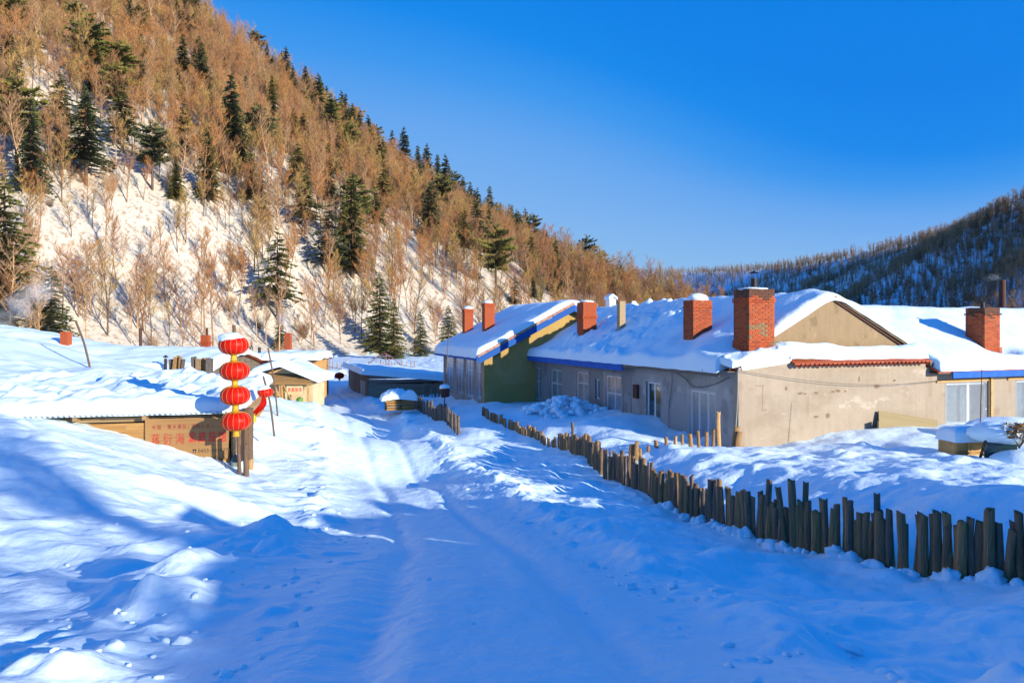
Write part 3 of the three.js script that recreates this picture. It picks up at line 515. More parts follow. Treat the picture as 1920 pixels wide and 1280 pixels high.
// ---------------------------------------------------------------- wing on the right with the broad sunlit roof
const hC = thing('broad_roof_house', 'house on the right with a broad smooth snow roof and blue eaves board', 'house', [7.97, 1.45, -24], TH);
{
  const X0 = 9.1, X1 = 27, D = 5, EY = 2.68, AP = 5.25;
  const wins = [[10.35, 12.75, .1, 2.0], [14.55, 16.6, .1, 2.0], [19, 21, .1, 2]];
  const wz = -.05;
  mesh('front_wall', prism([[X0 + .002, -1], [X1, -1], [X1, EY], [X0 + .002, EY]], wz - .3, wz, wins.map(w => rectHole(...w))), beigePlaster, hC);
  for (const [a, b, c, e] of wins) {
    const g = new THREE.Group(); g.name = 'window'; hC.add(g); const z = wz - .1, t = .07;
    mesh('frame', join([box(a, b, c, c + t, z - .06, z), box(a, b, e - t, e, z - .06, z), box(a, a + t, c + t, e - t, z - .06, z), box(b - t, b, c + t, e - t, z - .06, z), box((a + b) / 2 + .1, (a + b) / 2 + .24, c + t, e - t, z - .055, z - .005)]), whiteFrame, g);
    mesh('pane', box(a + .03, b - .03, c + .03, e - .03, z - .034, z - .028), glass, g);
    mesh('curtain', box(a - .05, b - .5, c - .05, e + .05, z - .3, z - .29), curtain, g);
    mesh('plastic_film', box(a - .12, b + .05, c - .1, e + .1, wz + .006, wz + .012), film, g);
    mesh('batten', box(a - .6, b + .22, e + .06, e + .15, wz + .015, wz + .05), newWood, g);
    mesh('batten', box(b + .06, b + .17, c - .3, e + .2, wz + .052, wz + .11), newWood, g);
    mesh('batten_shade', box(b - .02, b + .05, c - .3, e + .1, wz + .015, wz + .06), greyWood[0], g);  // dark strip standing in for the shade beside the upright batten
  }
  mesh('interior_partition', box(X0, X1, -1, EY - .1, wz - 1.4, wz - 1.35), darkRoom, hC);
  mesh('back_wall', box(5, X1, -1, EY, -2 * D - .3, -2 * D), greyPlaster, hC);
  mesh('side_wall', prism([[-2 * D, -1], [wz - .31, -1], [wz - .31, EY], [-D, AP - .15], [-2 * D, EY]].map(p => [-p[0], p[1]]), X1 - .3, X1).rotateY(Math.PI / 2), greyPlaster, hC);
  const roof = mesh('roof', (() => { const a = prism([[-.35, EY - .12], [D, AP - .1], [2 * D + .4, EY - .1], [2 * D + .4, EY - .18], [D, AP - .2], [-.35, EY - .2]], 9.36, X1 + .3); const b = prism([[2.6, EY + 1.28], [D, AP - .1], [2 * D + .4, EY - .1], [2 * D + .4, EY - .18], [D, AP - .2], [2.6, EY + 1.2]], 5, 9.355), c = join([a, b]); c.rotateY(Math.PI / 2); return boxUV(c); })(), tileMat, hC);
  mesh('fascia_board', box(10.1, X1 + .3, EY - .42, EY - .17, .36, .42), bluePaint, hC);
  mesh('soffit', box(9.4, X1, EY - .24, EY - .21, wz + .002, .338), greyWood[0], hC);
  mesh('broken_soffit', prism([[9.2, EY + .35], [10.1, EY - .1], [10.1, EY - .26], [9.85, EY - .22], [9.6, EY - .05], [9.45, EY - .2], [9.3, EY + .1]], .0, .06), greyWood[1], hC);
  const slope = (AP - EY) / (D + .35);
  mesh('snow_cover', cushion((x, z) => { const q = .35 - z; const yy = q < .35 ? EY + .04 + (q - .35) * .3 : q < D + .35 ? EY - .1 + q * slope : AP - .1 - (q - D - .35) * slope; return yy - Math.max(0, 1 - Math.abs(z + D) / .9) ** 2 * .2; }, 9.4, X1 + .5, -2 * D - .5, .42, .4, { r: .42, step: .14, lump: .05, seed: 71, wav: .05, extra: (x, z) => .22 * fbm(x * .3, z * .4, 2, 73) - .5 * Math.exp(-(Math.pow((x - 14.5) / .7, 2) + Math.pow((z + .75) / .5, 2))) }), roofSnow, roof);
  mesh('snow_cover', cushion((x, z) => { const q = .35 - z; const yy = q < .35 ? EY + .04 + (q - .35) * .3 : q < D + .35 ? EY - .1 + q * slope : AP - .1 - (q - D - .35) * slope; return yy - Math.max(0, 1 - Math.abs(z + D) / .9) ** 2 * .2; }, 4.6, 10.6, -2 * D - .5, -2.2, .4, { r: .4, step: .16, lump: .05, seed: 72 }), roofSnow, roof);
  chimney(hC, [14.1, EY + .35, -1.2], .98, .86, 2.15, { single: 'front', seed: 31, flare: [[3, 4, .045], [-5, 0, .06]], cap: 0, soot: 4, label: 'brick chimney with sooty top standing in a melted hollow' });
  const sp = mesh('stovepipe', join([rod([23.3, AP - .4, -6.5], [23.3, AP + 1.75, -6.5], .18, .17, 16)]), rust, hC);
  mesh('pipe_stub', rod([14.1, EY + 2.45, -1.2], [14.1, EY + 2.72, -1.2], .09, .08, 10), blackIron, hC);
  mesh('roof_stub', join([rod([25.8, AP - .3, -6], [25.8, AP + .65, -6], .05, .05, 8)]), plankWood[2], hC);
}
// ---------------------------------------------------------------- signs
const GLYPH = {
  '家': '50,2 53,12|15,28 15,16 85,16 82,28|28,34 72,34|50,34 20,52|45,42 55,60 52,92 42,88|48,54 18,74|53,66 15,94|80,48 58,62|56,60 88,92',
  '庭': '50,2 54,12|15,16 90,16|18,16 16,60 6,95|26,32 44,32 32,54 44,54 36,75 22,92|28,62 45,85 92,92|80,24 54,32|52,48 90,46|70,30 70,76|56,76 88,76',
  '旅': '22,4 28,14|6,20 46,20|22,20 20,50 6,92|22,42 40,42 38,88 28,86|62,4 52,30|58,20 94,20|90,36 56,46|62,46 60,92 72,82|70,44 94,92|92,54 74,64',
  '馆': '20,4 6,30|18,18 40,18 34,30|22,34 22,88 38,76|68,2 72,12|46,28 46,16 94,16 92,28|56,34 56,94|56,34 86,34 86,54 56,54|56,66 88,66 88,92 56,92',
  '蒋': '8,16 92,16|34,4 34,26|66,4 66,26|14,38 22,48|10,70 26,58|28,32 28,94|60,30 44,52|56,38 84,36 48,60|58,44 66,52|40,68 94,68|76,54 76,94 66,90|52,76 60,86',
  '衍': '24,4 6,26|26,28 6,52|18,44 18,94|38,10 46,18|34,36 42,44|34,86 46,58|58,16 92,16|54,42 96,42|76,42 76,92 66,88',
  '海': '10,10 20,18|4,36 14,44|6,92 22,58|46,4 34,26|44,16 92,16|46,32 40,76 90,76|46,32 86,32 82,92 70,88|30,54 96,54|60,36 66,46|58,60 64,70',
  '中': '16,28 16,64 84,64 84,28 16,28|50,4 50,96', '国': '12,8 12,94 88,94 88,8 12,8|28,26 72,26|30,48 70,48|26,74 74,74|50,26 50,74|60,56 68,66',
  '雪': '20,8 80,8|8,32 8,20 92,20 90,32|50,8 50,48|22,32 38,34|22,44 38,46|62,32 78,34|62,44 78,46|18,58 82,58 82,92 16,92|20,75 82,75', '乡': '56,4 22,34 62,34 24,62 74,62|78,36 60,72 12,96',
  '景': '26,4 26,34 74,34 74,4 26,4|26,19 74,19|50,36 52,42|6,46 94,46|26,56 26,72 74,72 74,56 26,56|50,72 50,96 40,92|28,80 12,94|72,80 90,94', '区': '90,8 10,8 10,92 92,92|72,22 26,78|30,26 78,78',
  '韵': '24,4 28,12|8,18 46,18|16,26 20,38|38,26 34,38|4,42 48,42|14,52 14,92 40,92 40,52 14,52|14,72 40,72|62,4 52,34|60,22 92,22 90,80 80,92|66,40 76,48|62,76 80,62', '之': '48,2 56,14|14,26 78,26 22,76|22,72 10,90|18,76 40,88 94,90',
  '·': '46,48 54,52', '(': '70,4 50,30 50,70 70,96', ')': '30,4 50,30 50,70 30,96',
};
function write(c, text, x, y, w, h, gap, style, lw) {
  c.strokeStyle = style; c.lineWidth = lw; c.lineCap = 'round'; c.lineJoin = 'round';
  for (const ch of text) {
    const g = GLYPH[ch]; if (g) for (const st of g.split('|')) { c.beginPath(); st.split(' ').forEach((p, i) => { const [a, b] = p.split(',').map(Number); const X = x + a / 100 * w, Y = y + b / 100 * h; i ? c.lineTo(X, Y) : c.moveTo(X, Y); }); c.stroke(); }
    x += w + gap;
  }
}
function signTex(w, h, paint, seed, a, b) {
  const cv = document.createElement('canvas'); cv.width = w; cv.height = h; const c = cv.getContext('2d');
  c.fillStyle = a; c.fillRect(0, 0, w, h); const R = rng(seed);
  for (let i = 0; i < 700; i++) { c.fillStyle = b; c.globalAlpha = .05 + R() * .12; const y = R() * h; c.fillRect(R() * w * .6 - 40, y, 80 + R() * w, 1 + R() * 3); }
  c.globalAlpha = 1; paint(c);
  for (let i = 0; i < 900; i++) { c.fillStyle = a; c.globalAlpha = .25 * R(); c.fillRect(R() * w, R() * h, 2 + R() * 14, 1 + R() * 2); } c.globalAlpha = 1;
  const t = new THREE.CanvasTexture(cv); t.colorSpace = THREE.SRGBColorSpace; t.magFilter = THREE.LinearFilter; return t;
}
function board(w, h, t, m, back) { // a board with its printed face at +z
  const g = new THREE.BoxGeometry(w, h, t); const mats = [back, back, back, back, m, back]; const o = new THREE.Mesh(g, mats); o.castShadow = o.receiveShadow = true; return o;
}
// ---------------------------------------------------------------- plank shed with the inn sign, half buried
const shed = thing('plank_shed', 'low golden plank shed half buried in snow under a corrugated roof', 'shed', [-7.92, 1.5, -19.3], .216);
{
  const R = rng(17), EY = 1.84, DEP = 6.4, x0 = -6.6;
  const rows = [[.0, .3], [.31, .58], [.59, .86], [.87, 1.12], [1.13, 1.4], [1.41, 1.66]];
  rows.forEach(([a, b], r) => { let x = x0; while (x < -.05) { const l = Math.min(1.6 + R() * 1.8, -.05 - x); if (l < .2) break; const p = mesh('plank', box(0, l - .012, 0, b - a, -.04, 0), plankWood[Math.floor(R() * 2.6)], shed); p.position.set(x, a - .1 + (R() - .5) * .014, (R() - .5) * .02); p.rotation.z = (R() - .5) * .008; x += l; } });
  mesh('plank', box(x0, -.05, -.9, -.11, -.06, -.03), plankWood[1], shed);
  const side = [[-.9, .2], [.21, .55], [.56, .9], [.91, 1.25], [1.26, 1.6], [1.61, 1.9]];
  for (const [a, b] of side) mesh('plank', box(-.04, 0, a, b, -DEP, -.07), plankWood[Math.floor(R() * 3)], shed);
  mesh('rear_wall', box(x0, -.05, -1, 2.05, -DEP, -DEP + .1), plankWood[2], shed); mesh('left_wall', box(x0 - .05, x0, -1, 2.0, -DEP, 0), plankWood[2], shed);
  for (const x of [-.1, -2.2, -3.9, -5.3]) mesh('rafter_end', box(x - .05, x + .05, EY - .16, EY - .05, -.6, .3), plankWood[2], shed);
  mesh('wall_plate', box(x0, .1, 1.6, 1.72, -.16, -.045), plankWood[2], shed);
  { // corrugated sheet
    const n = 300, P = [], I = [], xa = x0 - .5, xb = .22; for (let i = 0; i <= n; i++) { const x = lerp(xa, xb, i / n), c = Math.sin(x * 6.283 / .13) * .016; for (const z of [.42, -DEP - .2]) P.push(x, EY + c + (.42 - z) * .045, z); }
    for (let i = 0; i < n; i++) { const a = i * 2; I.push(a, a + 1, a + 2, a + 1, a + 3, a + 2); }
    const g = new THREE.BufferGeometry(); g.setAttribute('position', new THREE.Float32BufferAttribute(P, 3)); g.setIndex(I); g.computeVertexNormals();
    const roof = mesh('corrugated_roof', boxUV(g), mat({ rgb: [.3, .34, .36], roughness: .55, metalness: .4, side: THREE.DoubleSide }), shed);
    mesh('snow_cover', cushion((x, z) => EY + .012 + (.42 - z) * .045 + .06 * sstep(-1.5, -5, z), x0 - 1.6, .3, -DEP - .4, .36, .34, { r: .3, step: .085, lump: .05, seed: 81, wav: .06, extra: (x, z) => .42 * fbm(x * .75, z * .95, 3, 83) + .16 * sstep(.05, .35, fbm(x * 1.3, z * 1.5, 2, 86)) }), roofSnow, roof);
  }
  mesh('loose_sheet', box(-.85, -.5, 1.55, 1.72, .02, .04), mat({ rgb: [.42, .36, .1], roughness: .6 }), shed).rotation.z = .15;
  mesh('plastic_sheet', (() => { const g = blob(.14, .42, .2, 6.6, .35); g.translate(.1, .1, .1); return g; })(), mat({ physical: true, rgb: [.12, .16, .16], roughness: .3, clearcoat: .6 }), shed);
}
{
  const w = 1024, h = 560, paint = (c) => {
    write(c, '中国·雪乡景区', 80, 78, 52, 56, 10, 'rgba(120,30,20,.75)', 7); write(c, '(雪韵之家)', 500, 78, 50, 56, 10, 'rgba(120,30,20,.6)', 6.5);
    write(c, '蒋衍海', 70, 190, 112, 160, 36, 'rgba(150,34,24,.7)', 14); write(c, '家庭旅馆', 520, 180, 102, 150, 22, 'rgba(175,30,20,.82)', 16);
    c.fillStyle = 'rgba(25,22,22,.95)'; c.font = 'bold 62px monospace'; c.save(); c.translate(640, 462); c.scale(.92, 1); c.fillText('0453-7410772', 0, 0); c.restore();
    c.fillRect(578, 436, 40, 26); c.beginPath(); c.arc(598, 436, 20, Math.PI, 0); c.fill(); c.fillRect(570, 418, 56, 10); c.fillStyle = '#b99a60'; c.beginPath(); c.arc(598, 446, 8, 0, 7); c.fill();
  };
  const m = mat({ map: signTex(w, h, paint, 5, '#937044', '#5a3f20'), roughness: .6 });
  const s = board(2.16, 1.16, .025, m, plankWood[0]); s.name = numbered('signboard'); scene.add(s);
  const q = V(-1.16, 1.08, .045).applyAxisAngle(V(0, 1, 0), .216).add(V(-7.92, 1.5, -19.3)); s.position.copy(q); s.rotation.y = .216;
  tag(s, 'wooden inn sign with red Chinese characters and a phone number on the plank shed', 'sign');
}
// ---------------------------------------------------------------- red lanterns
function lantern(pos, r, label, group, capSnow, ribs = 16) {
  const g = thing('red_lantern', label, 'lantern', pos, 0, group), hh = r * .66;
  const pts = []; for (let i = 0; i <= 20; i++) { const a = -Math.PI / 2 + Math.PI * i / 20; pts.push(new THREE.Vector2(Math.max(.1 * r, Math.pow(Math.cos(a), .72) * r), Math.sin(a) * hh)); }
  const body = new THREE.LatheGeometry(pts, 48), p = body.attributes.position;
  for (let i = 0; i < p.count; i++) { const x = p.getX(i), z = p.getZ(i), a = Math.atan2(z, x), k = 1 - .025 * Math.pow(Math.abs(Math.cos(a * ribs / 2)), 6); p.setX(i, x * k); p.setZ(i, z * k); }
  body.computeVertexNormals(); const bm = mesh('silk_body', body, silk, g);
  const rp = pts.map(q => [q.x * 1.004, q.y, 0]), one = tubeGeo(rp, r * .011, 4, 26);
  for (let i = 0; i < ribs; i++) { const m = mesh('rib', one, goldLine, bm); m.rotation.y = (i + .5) / ribs * Math.PI * 2; }
  for (const s of [1, -1]) {
    const c = new THREE.LatheGeometry([[r * .16, hh * 1.12], [r * .2, hh * 1.1], [r * .3, hh * 1.0], [r * .5, hh * .93], [r * .58, hh * .83], [r * .56, hh * .8]].map(q => new THREE.Vector2(...q)), 40), cp = c.attributes.position;
    for (let i = 0; i < cp.count; i++) { const x = cp.getX(i), z = cp.getZ(i), y = cp.getY(i), rr = Math.hypot(x, z); if (rr > r * .45) { const k = 1 + .1 * Math.cos(Math.atan2(z, x) * 10); cp.setX(i, x * k); cp.setZ(i, z * k); cp.setY(i, y - (k - 1) * r * .12); } if (s < 0) cp.setY(i, -cp.getY(i)); }
    c.computeVertexNormals(); mesh(s > 0 ? 'top_collar' : 'bottom_collar', c, mat({ rgb: gold.color.toArray(), roughness: .36, metalness: .35, side: THREE.DoubleSide }), g);
  }
  const fr = []; for (let i = 0; i < 70; i++) { const a = i / 26 * 6.283; fr.push(rod([Math.cos(a) * r * .16, -hh * 1.05, Math.sin(a) * r * .16], [Math.cos(a) * r * .2, -hh * 1.62, Math.sin(a) * r * .2], r * .03, r * .024, 5)); }
  mesh('tassel', join(fr), gold, g);
  if (capSnow) { const s = mesh('snow_cap', blob(r * .86, r * .4, r * .82, 12.2, .16, 4), roofSnow, g); s.position.set(-r * .16, hh * .72, .02); }
  return g;
}
{
  const top = at(438, 609, 18.4), bot = at(450, 895, 18.4); bot.y -= .3;
  solo('lantern_pole', join([rod([bot.x, bot.y, bot.z], [top.x, top.y, top.z], .05, .045, 10)]), barkMat, 'slender wooden pole carrying four red lanterns beside the plank shed', 'pole');
  const names = ['topmost', 'second from the top', 'third from the top', 'lowest'];
  [[438, 647], [440, 695], [441, 741], [442.5, 789]].forEach(([px, py], i) => { const p = at(px, py, 18.32); lantern([p.x, p.y, p.z + .02], .385, i ? `red silk lantern with gold collars, ${names[i]} on the tall pole` : 'topmost red lantern on the tall pole, capped with snow', 'lanterns on the tall pole', i === 0); });
  const R = rng(91);
  const post = (px, py0, py1, d, r, label) => { const a = at(px, py1, d), b = at(px - 2, py0, d); return solo('wooden_post', join([rod([a.x, a.y - .4, a.z], [b.x, b.y, b.z], r, r * .85, 9)]), R() < .5 ? barkMat : postWood[2], label, 'post'); };
  post(449, 812, 892, 18.6, .055, 'pale split post right under the lantern pole'); post(462, 833, 892, 18.45, .08, 'thick short bark-covered post beside the lantern pole foot'); post(470, 806, 885, 19.3, .09, 'dark weathered post behind the lantern pole at the shed corner');
  const sl = at(497, 735, 21); lantern([sl.x, sl.y, sl.z], .235, 'small red lantern with a snowy top on a leaning stick', null, true, 12);
  const pole = (name, a, b, d0, d1, r, label) => { const A = at(...a, d0), B = at(...b, d1); return solo(name, tubeGeo([[A.x, A.y, A.z], [lerp(A.x, B.x, .5) + .03, lerp(A.y, B.y, .5), lerp(A.z, B.z, .5)], [B.x, B.y - .3, B.z]], r, 7, 16), barkMat, label, 'stick'); };
  pole('leaning_stick', [493, 705], [514, 800], 21.2, 21.2, .03, 'bent brown stick holding up the small red lantern');
  pole('leaning_stick', [502, 652], [521, 772], 25, 25, .03, 'tall thin stick leaning in front of the slatted hut');
  pole('leaning_stick', [141, 601], [170, 685], 30, 30, .045, 'long leaning pole standing in the snow bank at left');
  { // fallen, half unrolled lantern cloth with its tassel
    const c = at(488, 758, 20.8), pts = []; for (let i = 0; i <= 14; i++) { const t = i / 14; pts.push([c.x + .1 + .1 * Math.sin(t * 4.2) - .2 * t, c.y + .24 - t * .56, c.z + .1 * Math.sin(t * 3)]); }
    const g = thing('torn_lantern', 'torn red lantern cloth hanging in a curl with a gold tassel', 'lantern', [0, 0, 0]);
    const P = [], I = []; pts.forEach(([x, y, z], i) => { const w = .07 * Math.sin(Math.PI * (i + 2) / 18) + .04; P.push(x - w, y + .02, z, x + w, y - .02, z + .05); if (i) { const a = (i - 1) * 2; I.push(a, a + 1, a + 2, a + 1, a + 3, a + 2); } });
    const q = new THREE.BufferGeometry(); q.setAttribute('position', new THREE.Float32BufferAttribute(P, 3)); q.setIndex(I); q.computeVertexNormals(); const m = silk.clone(); m.side = THREE.DoubleSide; mesh('cloth', boxUV(q), m, g);
    const e = pts[14]; mesh('tassel', join([rod([e[0], e[1], e[2]], [e[0], e[1] - .22, e[2]], .06, .07, 12)]), gold, g); mesh('gold_rim', tubeGeo([[e[0] - .22, e[1] - .02, e[2]], [e[0], e[1] + .02, e[2] + .05], [e[0] + .16, e[1] + .08, e[2]]], .018), gold, g);
  }
  const branch = at(452, 745, 20.5); // gnarled stump by the shed
  solo('gnarled_stump', (() => { const g = rod([0, -1.3, 0], [.02, .1, 0], .2, .15, 9); const p = g.attributes.position; for (let i = 0; i < p.count; i++) { const k = 1 + .3 * noise(p.getX(i) * 6, p.getY(i) * 3, p.getZ(i) * 6); p.setX(i, p.getX(i) * k); p.setZ(i, p.getZ(i) * k); } g.computeVertexNormals(); return g; })(), barkMat, 'gnarled tree stump at the corner of the plank shed', 'stump', [at(462, 772, 19.0).x, at(462, 772, 19).y, -19.0]);
}
// ---------------------------------------------------------------- slatted hut, huts and roofs behind
{
  const o = at(487, 762, 37), W = 2.85; const hut = thing('slatted_hut', 'small wooden hut with a slatted porch roof and a red lettered sign', 'hut', [o.x, o.y + .3, o.z], -.05);
  const R = rng(23), EY = 1.2, AP = 1.9;
  mesh('wall', prism([[0.1, -.4], [W - .1, -.4], [W - .1, EY], [W * .42, AP - .1], [.1, EY]], -2.4, -.5), mat({ map: mottled([.6, .5, .32], [.5, .4, .24], 8, 161, .5), roughness: .85 }), hut);
  for (let i = 0; i < 12; i++) { const t = i / 11; const p = mesh('slat', box(0, W + .05 - R() * .3, -.02, .02, -.05, .05), plankWood[Math.floor(R() * 3)], hut); p.position.set(.02 + R() * .15, 1.02 + t * .42, .45 - t * .95); p.rotation.set(.3, 0, (R() - .5) * .03); }
  mesh('beam', box(-.1, W + .2, .94, 1.02, .4, .5), plankWood[1], hut);
  for (const x of [.1, W * .5, W - .05]) mesh('post', box(x - .045, x + .045, -.6, .95, .38, .47), newWood, hut);
  for (const [a, b] of [[[1.0, .95, .5], [1.6, -.1, .9]], [[1.5, .9, .5], [2.3, -.3, .9]], [[1.0, .2, .5], [1.55, .8, .45]], [[.75, .2, .48], [1.4, .6, .5]], [[1.45, .1, .6], [2.5, -.75, 1.3]], [[1.3, .9, .52], [1.32, -.2, .52]], [[1.42, .9, .54], [1.46, -.25, .54]]]) mesh('brace', bar(a, b, .07, .045), newWood, hut);
  const rf = mesh('roof', join([bar([W * .42, AP, -1.2], [W + .35, EY - .1, -1.2], .06, 2.8), bar([W * .42, AP, -1.2], [-.5, EY + .25, -1.2], .06, 2.8)]), greyWood[0], hut);
  mesh('snow_cover', cushion((x) => (x < W * .42 ? lerp(AP + .02, EY + .27, (W * .42 - x) / (W * .42 + .5)) : lerp(AP + .02, EY - .08, (x - W * .42) / (W * .58 + .35))), -.5, W + .42, -2.7, .25, .34, { r: .3, step: .09, seed: 91, lump: .05 }), roofSnow, rf);
  const c = signTex(256, 128, (x) => write(x, '家庭旅馆', 16, 22, 50, 62, 8, 'rgba(190,50,40,.9)', 7), 8, '#e5d5ae', '#b79c66');
  const s = board(.86, .46, .02, mat({ map: c, roughness: .7 }), newWood); s.name = numbered('signboard'); scene.add(s); s.position.set(o.x + 2.05, o.y + .92, o.z + .52); tag(s, 'small pale sign with red characters on the slatted hut', 'sign');
  mesh('icicle', (() => { const g = new THREE.ConeGeometry(.03, .42, 6); g.rotateX(Math.PI); g.translate(W + .42, EY - .32, .2); return boxUV(g); })(), mat({ physical: true, rgb: [.9, .95, 1], transmission: .7, roughness: .15 }), hut);
  solo('green_bag', blob(.17, .16, .14, 4, .25), mat({ rgb: [.1, .22, .03], roughness: .7 }), 'small green sack lying in front of the slatted hut', 'sack', [o.x + 2.6, H(o.x + 2.6, o.z + 1.4) + .08, o.z + 1.4]);
}
function snowHouse(name, label, p, W, D, wallH, ridge, o = {}) { // a low building mostly under snow; p = left front corner
  const g = thing(name, label, 'house', p, o.turn || 0), m = o.wall || greyWood[0];
  mesh('wall', join([box(0, W, -1.5, wallH, -.2, 0), box(0, .2, -1.5, wallH, -D, -.2), box(W - .2, W, -1.5, wallH, -D, -.2), box(.2, W - .2, -1.5, wallH, -D, -D + .2)]), m, g);
  const e = o.eave || .4, RZ = -D * (o.at || .5), yy = (z) => z > RZ ? lerp(wallH, ridge, clamp((e - z) / (e - RZ), 0, 1)) : lerp(ridge, wallH, clamp((RZ - z) / (D + e + RZ), 0, 1));
  const rf = mesh('roof', join([bar([W / 2, yy(e) - .06, e], [W / 2, ridge - .06, RZ], W + .6, .08), bar([W / 2, ridge - .06, RZ], [W / 2, wallH - .06, -D - e], W + .6, .08)]), tileMat, g);
  mesh('snow_cover', cushion((x, z) => yy(z) - Math.max(0, 1 - Math.abs(z - RZ) / 1.2) ** 2 * .2 + (o.rise ? o.rise(x) : 0), -.4, W + .4, -D - e - .1, e + .1, o.t || .4, { r: .45, step: o.step || .25, lump: .08, seed: o.seed || 5, wav: .1 }), roofSnow, rf);
  for (const xx of [0, W - .2]) mesh('gable_wall', (() => { const q = prism([[.0, wallH - .01], [-RZ, ridge - .1], [D, wallH - .01]], xx, xx + .2); q.rotateY(Math.PI / 2); return boxUV(q); })(), m, g);
  if (o.fascia) mesh('fascia_board', box(-.3, W + .3, wallH - .3, wallH - .05, e + .1, e + .15), bluePaint, g);
  return g;
}
{
  const b = at(-260, 690, 37);
  const big = snowHouse('buried_house', 'long low house at left almost hidden under a smooth snow roof', [b.x, 1.6, -37], 18.5, 9, 1.8, 2.75, { seed: 101, rise: (x) => 1.35 * sstep(13, 3, x), turn: .03 });
  const put = (px, py, d) => { const p = at(px, py, d).sub(big.position); return p.applyAxisAngle(V(0, 1, 0), -.03); };
  let q = put(123, 660, 40); chimney(big, [q.x, q.y - .3, q.z], .46, .42, 1.5, { single: 'none', seed: 41, cap: 0, bh: .075, bl: .2 });
  q = put(263, 640, 43); mesh('stovepipe', join([rod([q.x, q.y - .4, q.z], [q.x, q.y + .85, q.z], .09, .09, 10)]), rust, big);
  q = put(310, 682, 37); mesh('vent_pipe', join([rod([q.x, q.y - .3, q.z], [q.x, q.y + .28, q.z], .08, .08, 10), (() => { const c = new THREE.ConeGeometry(.16, .14, 10); c.translate(q.x, q.y + .42, q.z); return boxUV(c); })(), rod([q.x, q.y + .28, q.z], [q.x, q.y + .4, q.z], .015, .015, 5)]), blackIron, big);
  q = put(162, 662, 39.5); mesh('brick_stub', box(q.x - .13, q.x + .13, q.y - .4, q.y + .06, q.z - .13, q.z + .13), brickFlat, big);
  const c = at(380, 668, 52), sec = snowHouse('blue_eaved_hut', 'low hut with a blue eaves board behind the slatted hut', [at(425, 668, 52).x, 1.85, -52], 6.4, 5, 1.5, 1.75, { fascia: true, seed: 107, wall: plankWood[2] });
  q = at(385, 656, 54).sub(sec.position); chimney(sec, [q.x, q.y - .5, q.z], .6, .5, 1.7, { single: 'none', seed: 43, cap: 0, bh: .08, bl: .2, flare: [[6, 9, .08]] }); mesh('stovepipe', rod([q.x + .1, q.y + 1.1, q.z], [q.x + .1, q.y + 1.75, q.z], .1, .1, 10), rust, sec);
  q = at(540, 664, 55).sub(sec.position); chimney(sec, [q.x, q.y - .6, q.z], .5, .45, 2.3, { single: 'none', seed: 47, cap: 0, bh: .08, bl: .2 });
  q = at(486, 664, 54).sub(sec.position); mesh('stovepipe', rod([q.x, q.y - .5, q.z], [q.x, q.y + .55, q.z], .11, .11, 10), blackIron, sec);
  const lp = at(548, 690, 46); snowHouse('plank_hut', 'little plank hut with a red panel tucked behind the slatted hut', [lp.x - 1.6, lp.y - .7, lp.z], 3.2, 2.6, 1.3, 1.55, { seed: 111, wall: newWood, step: .15 });
  const pl = thing('plank_palisade', 'row of upright pale planks standing in the snow behind the plank shed', 'fence', [0, 0, 0]); const R = rng(55);
  [320, 328, 334, 338, 344, 360, 365, 369, 373, 376, 381, 386, 390, 395].forEach((px, i) => { const d = 27 + R() * .3, top = at(px, 668 + R() * 6 + (i === 2 ? -4 : 0), d), w = i === 0 || i > 10 ? .09 : .05 + R() * .02; const m = mesh('plank', box(-w, w, -1.6, 0, -.02, .02), R() < .6 ? plankWood[Math.floor(R() * 3)] : greyWood[0], pl); m.position.copy(top); m.rotation.z = i > 0 && i < 5 ? -.12 + R() * .06 : (R() - .5) * .05; });
  for (const [px, k] of [[29, 0], [49, 1]]) { const p = at(px, 625, 60); solo('yellow_post', prism([[-.13, -2], [.13, -2], [.13, .3 + k * -.25], [0, .5 - k * .3], [-.13, .3 - k * .25]], -.06, .06), mat({ rgb: [.45, .3, .03], roughness: .6 }), k ? 'shorter yellow post with a pointed top at the far left' : 'taller yellow post at the far left', 'post', [p.x, p.y + .1, p.z]); }
  const bp = at(18, 622, 58); solo('brick_pile', join(Array.from({ length: 16 }, () => { const g = brickGeo(.26, .09, .13).clone(); g.rotateY(R() * 3); g.translate((R() - .5) * 1.2, R() * .35, (R() - .5) * .5); return g; })), brickMats[1], 'heap of loose red bricks beside the yellow posts', 'bricks', [bp.x, bp.y - .3, bp.z]);
}
